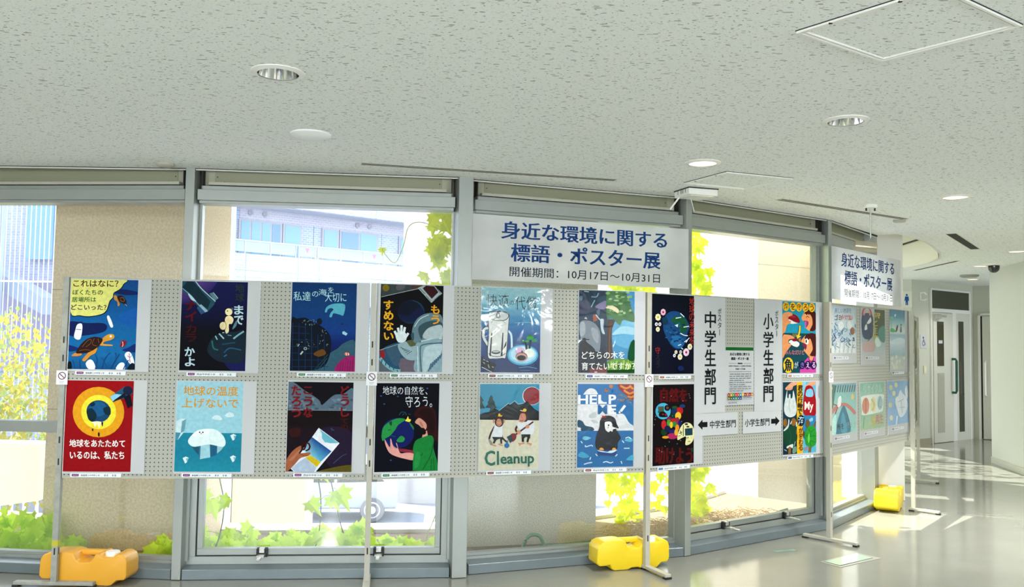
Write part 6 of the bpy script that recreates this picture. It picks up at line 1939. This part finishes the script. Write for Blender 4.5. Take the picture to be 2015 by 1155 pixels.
vine([(-2.06, 5.98, -0.05), (-1.98, 5.97, 0.12), (-1.95, 5.97, 0.35), (-1.99, 5.97, 0.55), (-2.03, 5.97, 0.80)], [(.55, .17, -.6), (.62, .14, .5), (.30, .13, -1.3), (.9, .12, .6)],
     'single vine with large lobed leaves behind the left end of the left window', seed=3)
vine([(-2.32, 5.93, -0.05), (-2.16, 5.93, 0.12), (-2.12, 5.93, 0.42), (-2.14, 5.93, 0.62)], [(.45, .17, .3), (.75, .15, .2), (.2, .14, .1)], 'vine with half-hidden leaves close behind the left window jamb', seed=5)
vine([(-1.37, 6.0, -0.06), (-1.30, 5.98, 0.15), (-1.29, 5.98, 0.40), (-1.32, 5.98, 0.60), (-1.31, 5.98, 0.85)], [(.48, .15, -.7), (.50, .14, .6), (.86, .15, -.7), (.93, .12, .3)],
     'dark-stemmed vine in the middle of the left window', seed=8)
vine([(-1.05, 6.05, -0.06), (-1.12, 6.03, 0.10), (-1.18, 6.03, 0.30), (-1.24, 6.02, 0.55), (-1.30, 6.02, 0.8)], [(.30, .17, .2), (.68, .19, .2), (.8, .12, -.5)],
     'vine with two broad bright leaves just left of the post', seed=13)
vine([(-0.62, 6.22, -0.06), (-0.58, 6.2, 0.1), (-0.50, 6.2, 0.32), (-0.48, 6.2, 0.5)], [(.25, .10, -.4), (.55, .09, .6), (.9, .10, .3)], 'small yellowing vine by the right jamb of the left window', m=M_LEAFY, seed=17)
vine([(-0.95, 6.25, 2.15), (-0.86, 6.25, 2.06), (-0.80, 6.25, 2.18), (-0.76, 6.25, 2.33), (-0.66, 6.25, 2.36), (-0.52, 6.25, 2.30)], [(.02, .07, .0)], 'thin tendril looping out from the yellow creeper at the window head', r=0.003, m=M_LEAFY, seed=19)


def leaf_mass(name, label, cat, boxes, n, size, m, seed, group=None, face=0.0):
    rng = random.Random(seed)
    mb = MB()
    tot = sum(b[6] for b in boxes)
    for b in boxes:
        for k in range(int(n * b[6] / tot)):
            P = Vector((rng.uniform(b[0], b[1]), rng.uniform(b[2], b[3]), rng.uniform(b[4], b[5])))
            leaf_into(mb, P, size * rng.uniform(.7, 1.3), rng, face)
    o = mb.build(name, m)
    return tag(o, label, cat, group, 'stuff')


leaf_mass('creeper_leaves', 'green creeper leaves carpeting the planter behind the left window', 'leaves',
          [(-2.35, -1.75, 5.85, 6.3, -0.02, 0.16, 3), (-1.75, -1.40, 5.9, 6.5, -0.02, 0.10, 2), (-1.42, -0.95, 5.85, 6.4, -0.02, 0.17, 4), (-0.95, -0.45, 6.0, 6.5, -0.02, 0.08, 1.5)], 260, 0.115, M_LEAF, 31)
leaf_mass('creeper_leaves', 'green leaves at the foot of the far left window', 'leaves', [(-3.72, -3.20, 5.9, 6.25, -0.02, 0.26, 3), (-3.20, -2.98, 5.85, 6.2, -0.02, 0.10, 1), (-2.45, -2.2, 5.75, 6.1, -0.02, 0.12, 1)], 150, 0.13, M_LEAF, 37)
leaf_mass('creeper_leaves', 'yellow creeper hanging at the right end of the left window head', 'leaves', [(-0.60, -0.46, 6.22, 6.36, 2.05, 2.79, 4), (-0.66, -0.46, 6.22, 6.36, 1.75, 2.02, 2)], 60, 0.115, M_LEAFY, 41)
leaf_mass('creeper_leaves', 'sunlit yellow-green creeper curtain between the middle and right columns', 'leaves',
          [(0.86, 1.75, 7.55, 7.9, -0.1, 2.75, 6), (0.86, 1.15, 7.5, 7.8, -0.1, 2.2, 2), (1.45, 1.75, 7.55, 7.8, 0.0, 2.7, 3)], 620, 0.12, M_LEAFY, 43)
leaf_mass('creeper_leaves', 'leafy creeper hanging outside the far bays', 'leaves', [(3.62, 3.95, 10.9, 11.9, 0.3, 2.78, 1), (3.55, 3.95, 11.9, 13.0, 0.3, 2.78, 1)], 260, 0.16, M_LEAFY, 53)

rng = random.Random(61)
mb = MB()
for k in range(1500):
    t = rng.random()
    if t < .3:
        s = rng.random()
        x, y = -0.257 + 1.507 * s, 5.622 + 0.57 * s
        a0 = radians(20.7)
        if s < .80:
            continue
    else:
        s = rng.random()
        x, y = 1.30 + 1.345 * s, 6.226 + 0.954 * s
        a0 = radians(35.3)
    w = rng.uniform(0.22, 0.95 if t >= .3 else 0.7)
    x, y = x - sin(a0) * w, y + cos(a0) * w
    z = -0.05 + rng.random() * 0.14 * (1 - abs(w - .45))
    th, L = rng.uniform(0, pi), rng.uniform(.05, .16)
    mb.tube([(x, y, z), (x + cos(th) * L / 2, y + sin(th) * L / 2, z + rng.uniform(0, .04)), (x + cos(th) * L, y + sin(th) * L, z + rng.uniform(-.02, .03))], 0.0022, 4)
tag(mb.build('dry_straw', M_STRAW), 'dry orange straw mulch lying behind the middle windows', 'straw', None, 'stuff')

hp = [(0.06, 6.02, -0.03), (0.09, 6.02, 0.05), (0.14, 6.02, 0.16), (0.22, 6.03, 0.16), (0.25, 6.03, 0.06), (0.17, 6.04, 0.05), (0.24, 6.06, 0.085), (0.40, 6.10, 0.09), (0.62, 6.18, 0.10), (0.85, 6.27, 0.095), (1.05, 6.36, 0.06)]
mb = MB().tube(smooth_pts(hp, 6, False), 0.013, 8)
rr = random.Random(71)
for k in range(7):
    q = [(p[0] + rr.uniform(-.02, .02) + .02, p[1] + rr.uniform(-.03, .03), p[2] + rr.uniform(-.05, .015)) for p in hp[4:]]
    mb.tube(smooth_pts(q, 4, False), 0.010, 6)
tag(mb.build('garden_hose', M_HOSE, None, smooth=True), 'green garden hose bundle lying behind the middle window', 'hose')
hp = [(1.75, 7.0, -0.02), (2.0, 7.12, 0.0), (2.2, 7.3, 0.05), (2.4, 7.45, 0.08)]
mb = MB().tube(smooth_pts(hp, 6, False), 0.014, 8).tube(smooth_pts([(p[0], p[1] + .05, p[2] + .02) for p in hp], 6, False), 0.011, 8)
tag(mb.build('garden_hose', M_HOSE, None, smooth=True), 'pale green hose trailing behind the right-hand opening window', 'hose')

# ------------------------------------------------------------------ street, car, buildings
mb = MB().box(-60, 60, 5, 80, -3.2, -2.9, 0)
mb.box(-30, 10, 14.6, 18.2, -2.9, -2.895, 1).box(-30, 10, 18.2, 18.45, -2.9, -2.80, 2).box(-30, 10, 14.3, 14.6, -2.9, -2.85, 2)
o = mb.build('street', [mat('asphalt', (0.15, 0.175, 0.23), 0.9, noise=0.1, nscale=3), brick_mat('paving', (0.30, 0.25, 0.25), (0.23, 0.23, 0.27), (0.20, 0.20, 0.24), 2.0), mat('kerb_stone', (0.32, 0.32, 0.34), 0.8)])
struct(o)

# parked car
e = tag(empty('parked_car', (-4.45, 21.6, -2.9), radians(4)), 'silver car parked in the street, its wheel showing below the left board', 'car')
prof = [(-1.7, .30), (-1.72, .62), (-1.60, .84), (-.95, .92), (-.45, 1.42), (1.05, 1.46), (1.58, .98), (1.70, .80), (1.70, .32)]
body = MB().prism(prof, -0.70, 0.70, 'y').build('car_body', mat('silver_paint', (0.40, 0.43, 0.49), 0.3, 0.3, coat=0.5), e, smooth=True, bevel=0.06, seg=3)
MB().prism([(-.85, .95), (-.42, 1.36), (.20, 1.38), (.20, .95)], -0.712, 0.712, 'y').build('side_window', M_DARKGLASS, e)
MB().prism([(.27, .95), (.27, 1.38), (1.0, 1.38), (1.40, .98)], -0.712, 0.712, 'y').build('side_window', M_DARKGLASS, e)
for x in (-1.12, 1.12):
    Mx = Matrix.Translation((x, -0.66, 0.30)) @ Matrix.Rotation(pi / 2, 4, 'X')
    w = MB().lathe([(0.19, -0.08), (0.28, -0.07), (0.30, 0.0), (0.28, 0.07), (0.19, 0.08)], 32, 0, Mx, True).build('wheel', mat('tyre', (0.16, 0.16, 0.18), 0.7), e, smooth=True)
    rim = MB().lathe([(0.001, 0.082), (0.06, 0.088), (0.11, 0.075), (0.185, 0.082), (0.20, 0.078), (0.20, 0.0)], 32, 0, Mx, False)
    for k in range(8):
        rim.lathe([(0.022, 0.080), (0.022, 0.0815), (0.001, 0.0815)], 10, 1, Mx @ Matrix.Translation((0.145 * cos(k * pi / 4), 0.145 * sin(k * pi / 4), 0)), False)
    rim.build('wheel_rim', [mat('rim_silver', (0.60, 0.62, 0.66), 0.35, 0.3), mat('rim_hole', (0.20, 0.21, 0.24), 0.7)], w, smooth=True)
    Mb = Matrix.Translation((x, 0.66, 0.30)) @ Matrix.Rotation(pi / 2, 4, 'X')
    MB().lathe([(0.19, -0.08), (0.28, -0.07), (0.30, 0.0), (0.28, 0.07), (0.19, 0.08)], 24, 0, Mb, True).build('wheel', M_BLACK, e, smooth=True)

# low beige walls and fence across the street side
def simple(name, mb, m, label, cat, **k):
    return tag(mb.build(name, m), label, cat, **k)


simple('garden_wall', MB().box(-2.86, -2.10, 9.0, 9.35, -2.9, 1.0), M_PLASTER3, 'beige upright wall slab seen through the left opening window', 'wall')
simple('white_post', MB().box(-2.96, -2.87, 9.0, 9.1, -2.9, 1.0), M_TRIMW, 'white post at the left edge of the beige wall slab', 'post')
simple('parapet_beam', MB().prism([(-7.5, 0.38), (-4.86, 0.36), (-4.86, -0.22), (-7.5, -0.60)], 9.0, 9.3, 'y'), M_PLASTER3, 'beige sloping parapet below the tree in the far left window', 'parapet')
e = tag(empty('street_fence', (-8.5, 12.35, -2.9)), 'pale barred fence behind the leaves in the far left window', 'fence')
MB().box(0, 4.0, -0.03, 0.03, 2.25, 2.32).box(0, 4.0, -0.03, 0.03, 1.0, 1.07).build('fence_rail', M_LAMPW, e)
for k in range(22):
    MB().box(k * 0.18, k * 0.18 + 0.03, -0.02, 0.02, 0, 2.3).build('fence_bar', M_LAMPW, e)
simple('street_wall', MB().box(-8.5, -4.3, 12.6, 12.9, -2.9, -0.6), mat('lilac_wall', (0.25, 0.26, 0.35), 0.8), 'lilac grey wall behind the barred fence at the far left', 'wall')

# brick apartment block opposite
FA, FE = Vector((-11.72, 36.0)), atan2(0.67, 0.74)
EB = Matrix.Translation((FA.x, FA.y, 0)) @ Matrix.Rotation(FE, 4, 'Z')
M_BRICK = brick_mat('pale_brick', (0.36, 0.42, 0.56), (0.28, 0.34, 0.49), (0.52, 0.58, 0.70), 2.2, bw=0.55, rh=0.22)  # bluish tone of the shaded facade put into the brick colour
M_BRICKP = brick_mat('pink_brick', (0.50, 0.48, 0.56), (0.43, 0.42, 0.52), (0.60, 0.59, 0.66), 2.2, bw=0.55, rh=0.22)
M_FROST = mat('frosted_balustrade', (0.28, 0.35, 0.47), 0.3)
M_PANE = mat('blue_window', (0.13, 0.27, 0.46), 0.15)
M_OUTW = mat('outdoor_white', (0.46, 0.48, 0.52), 0.5)
M_CURT = mat('pale_curtain', (0.22, 0.41, 0.60), 0.6)
M_WFR = mat('window_surround', (0.37, 0.36, 0.42), 0.5)
e = tag(empty('apartment_block', (FA.x, FA.y, 0), FE), 'pale brick apartment block with glass balconies across the street', 'building')
MB().box(-1.2, 16, 1.3, 2.0, -2.9, 14).build('recessed_wall', M_BRICK, e)
MB().box(0.8, 11, 1.28, 1.3, 6.72, 7.5).build('lintel_band', M_BRICKP, e)
MB().box(-0.02, 16, 0, 0.25, 3.0, 5.05).build('balcony_parapet', M_BRICK, e)
MB().box(-0.02, 16, 0, 0.25, 7.22, 9.2).build('upper_parapet', M_BRICK, e)
MB().box(-0.02, 16, 0.25, 1.3, 4.75, 4.95).build('balcony_floor', M_WFR, e)
MB().box(-0.02, 16, 0.1, 1.3, 7.20, 7.26).build('balcony_soffit', M_BRICKP, e)
MB().box(-1.2, -0.02, -0.2, 1.3, -2.9, 14).build('corner_pier', mat('light_blue_pier', (0.34, 0.44, 0.56), 0.6), e)
mb = MB()
for x in (0.55, 3.0, 4.05, 7.6, 8.95, 12.5):
    mb.box(x - 0.012, x + 0.012, -0.004, 0.002, 3.0, 5.05)
mb.box(0, 16, -0.004, 0.002, 4.32, 4.345)
mb.box(4.43, 4.46, 1.292, 1.302, 5.0, 7.3).box(8.2, 8.22, 1.292, 1.302, 5.0, 7.3).box(9.2, 9.22, 1.292, 1.302, 5.0, 7.3).box(3.4, 3.42, -0.004, 0.002, 7.22, 8.4).box(7.0, 7.02, -0.004, 0.002, 7.22, 8.4)
mb.build('wall_joints', mat('joint_blue', (0.15, 0.20, 0.34), 0.8), e)
xs = [0.0, 0.54, 1.72, 2.92, 3.08, 3.90, 4.02, 5.21, 6.43, 7.58, 8.89, 10.2, 11.5]
for i in range(len(xs) - 1):
    if xs[i + 1] - xs[i] < 0.3:
        continue
    g = MB().box(xs[i] + 0.03, xs[i + 1] - 0.03, 0.10, 0.12, 5.14, 5.60).build('balustrade_panel', M_FROST, e)
for x in xs[1:]:
    MB().box(x - 0.02, x + 0.02, 0.08, 0.14, 5.05, 5.64).build('balustrade_post', M_OUTW, e)
MB().box(0, 12, 0.08, 0.14, 5.60, 5.65).build('handrail', M_OUTW, e)
for x0, x1, n in ((0.80, 2.76, 4), (2.90, 3.76, 1), (4.90, 5.70, 1), (5.84, 7.92, 2), (9.25, 10.36, 1)):
    w = MB().box(x0 - 0.05, x1 + 0.05, 1.22, 1.3, 4.95, 6.68).build('window_surround', M_WFR, e)
    for k in range(n):
        a0, a1 = x0 + (x1 - x0) * k / n + 0.05, x0 + (x1 - x0) * (k + 1) / n - 0.05
        MB().box(a0, a1, 1.20, 1.225, 4.97, 6.60).build('pane', M_PANE if (n == 4 and k == 3) or (n == 2 and k == 0) else M_CURT, w)
for x in (1.29, 1.98, 6.78, 7.47, 9.79):
    MB().lathe([(0.12, 0.0), (0.12, 0.06), (0.07, 0.07), (0.001, 0.04)], 16, 0, Matrix.Translation((x, 1.28, 7.0)) @ Matrix.Rotation(pi / 2, 4, 'X'), False).build('wall_vent', M_WFR, e)
for x in (3.49, 7.03):
    MB().prism([(x - 0.11, 5.52), (x + 0.11, 5.52), (x, 5.30)], 0.09, 0.098, 'y').build('rescue_mark', mat('pink_mark', (0.50, 0.15, 0.32), 0.5), e)
MB().box(3.80, 3.98, -0.04, 0.0, 4.55, 4.82).build('wall_lamp', M_OUTW, e)
simple('grey_side_wall', MB().box(-3.0, -1.3, 23.5, 25.0, -2.9, 9), mat('grey_panel_wall', (0.40, 0.38, 0.39), 0.7), 'plain grey wall left of the hanging yellow creeper', 'wall')

# building with the rod-screened stair at the far left
e = tag(empty('stair_building', (-19.5, 30, -2.9)), 'lilac building with a white rod-screened stair in the far left window', 'building')
MB().box(-4, 4.0, 2.5, 6, 0, 16).build('brick_wall', brick_mat('lilac_brick', (0.28, 0.31, 0.45), (0.23, 0.26, 0.40), (0.34, 0.37, 0.48), 2.2, bw=0.55, rh=0.22), e)
MB().box(-2.0, 2.2, 2.3, 2.5, 3, 6.4).build('dark_bay', mat('shade_panel', (0.20, 0.19, 0.31), 0.7), e)
MB().box(1.2, 2.2, 2.2, 2.3, 7.2, 9.6).build('louvre_window', M_PANE, e)
MB().box(1.20, 1.55, -0.1, 0.25, 0, 16).build('white_column', mat('pale_blue_steel', (0.40, 0.47, 0.57), 0.5), e)
MB().prism([(-2.5, 8.6), (2.9, 5.7), (2.9, 5.1), (-2.5, 8.0)], 0.4, 1.6, 'y').build('stair_flight', mat('stair_blue', (0.23, 0.28, 0.40), 0.6), e)
for k in range(17):
    x = 0.9 + k * 0.17
    MB().tube([(x, 0, 0), (x, 0, 16)], 0.018, 6).build('screen_rod', M_OUTW, e)
MB().box(0.4, 3.8, -0.03, 0.03, 9.9, 9.96).box(0.4, 3.8, -0.03, 0.03, 6.2, 6.26).build('screen_rail', M_OUTW, e)

# street tree
rng = random.Random(83)
e = tag(empty('street_tree', (-6.75, 11.0, -2.9)), 'yellow-green street tree in the far left window', 'tree')
MB().tube([(0, 0, 0), (0.05, 0, 1.2), (0.0, 0.05, 2.4), (0.1, 0, 3.6)], [0.11, 0.10, 0.07, 0.03], 10).build('trunk', mat('bark', (0.25, 0.20, 0.15), 0.9), e, smooth=True)
mb = MB()
for k in range(5200):
    u = rng.uniform(-1, 1)
    th = rng.uniform(0, 2 * pi)
    r = rng.random() ** 0.4
    P = Vector((r * 1.35 * cos(th) * math.sqrt(1 - u * u), r * 1.2 * sin(th) * math.sqrt(1 - u * u), 3.35 + r * 1.45 * u))
    s = rng.uniform(.035, .085)
    Mx = Matrix.Translation(P) @ Matrix.Rotation(rng.uniform(0, 2 * pi), 4, 'Z') @ Matrix.Rotation(rng.uniform(-1.2, 1.2), 4, 'X')
    mb.add([(-s * .4, 0, 0), (0, s * .1, -s * .5), (s * .4, 0, 0), (s * .25, 0, s * .5), (0, .1 * s, s * .8), (-s * .25, 0, s * .5)], [(0, 1, 2, 3, 4, 5)], 0 if rng.random() < .6 else 1, Mx)
mb.build('foliage', [leaf_mat('tree_yellow', (0.38, 0.33, 0.06), 0.35, (0.5, 0.44, 0.06)), leaf_mat('tree_green', (0.24, 0.30, 0.11), 0.35, (0.36, 0.44, 0.12))], e)
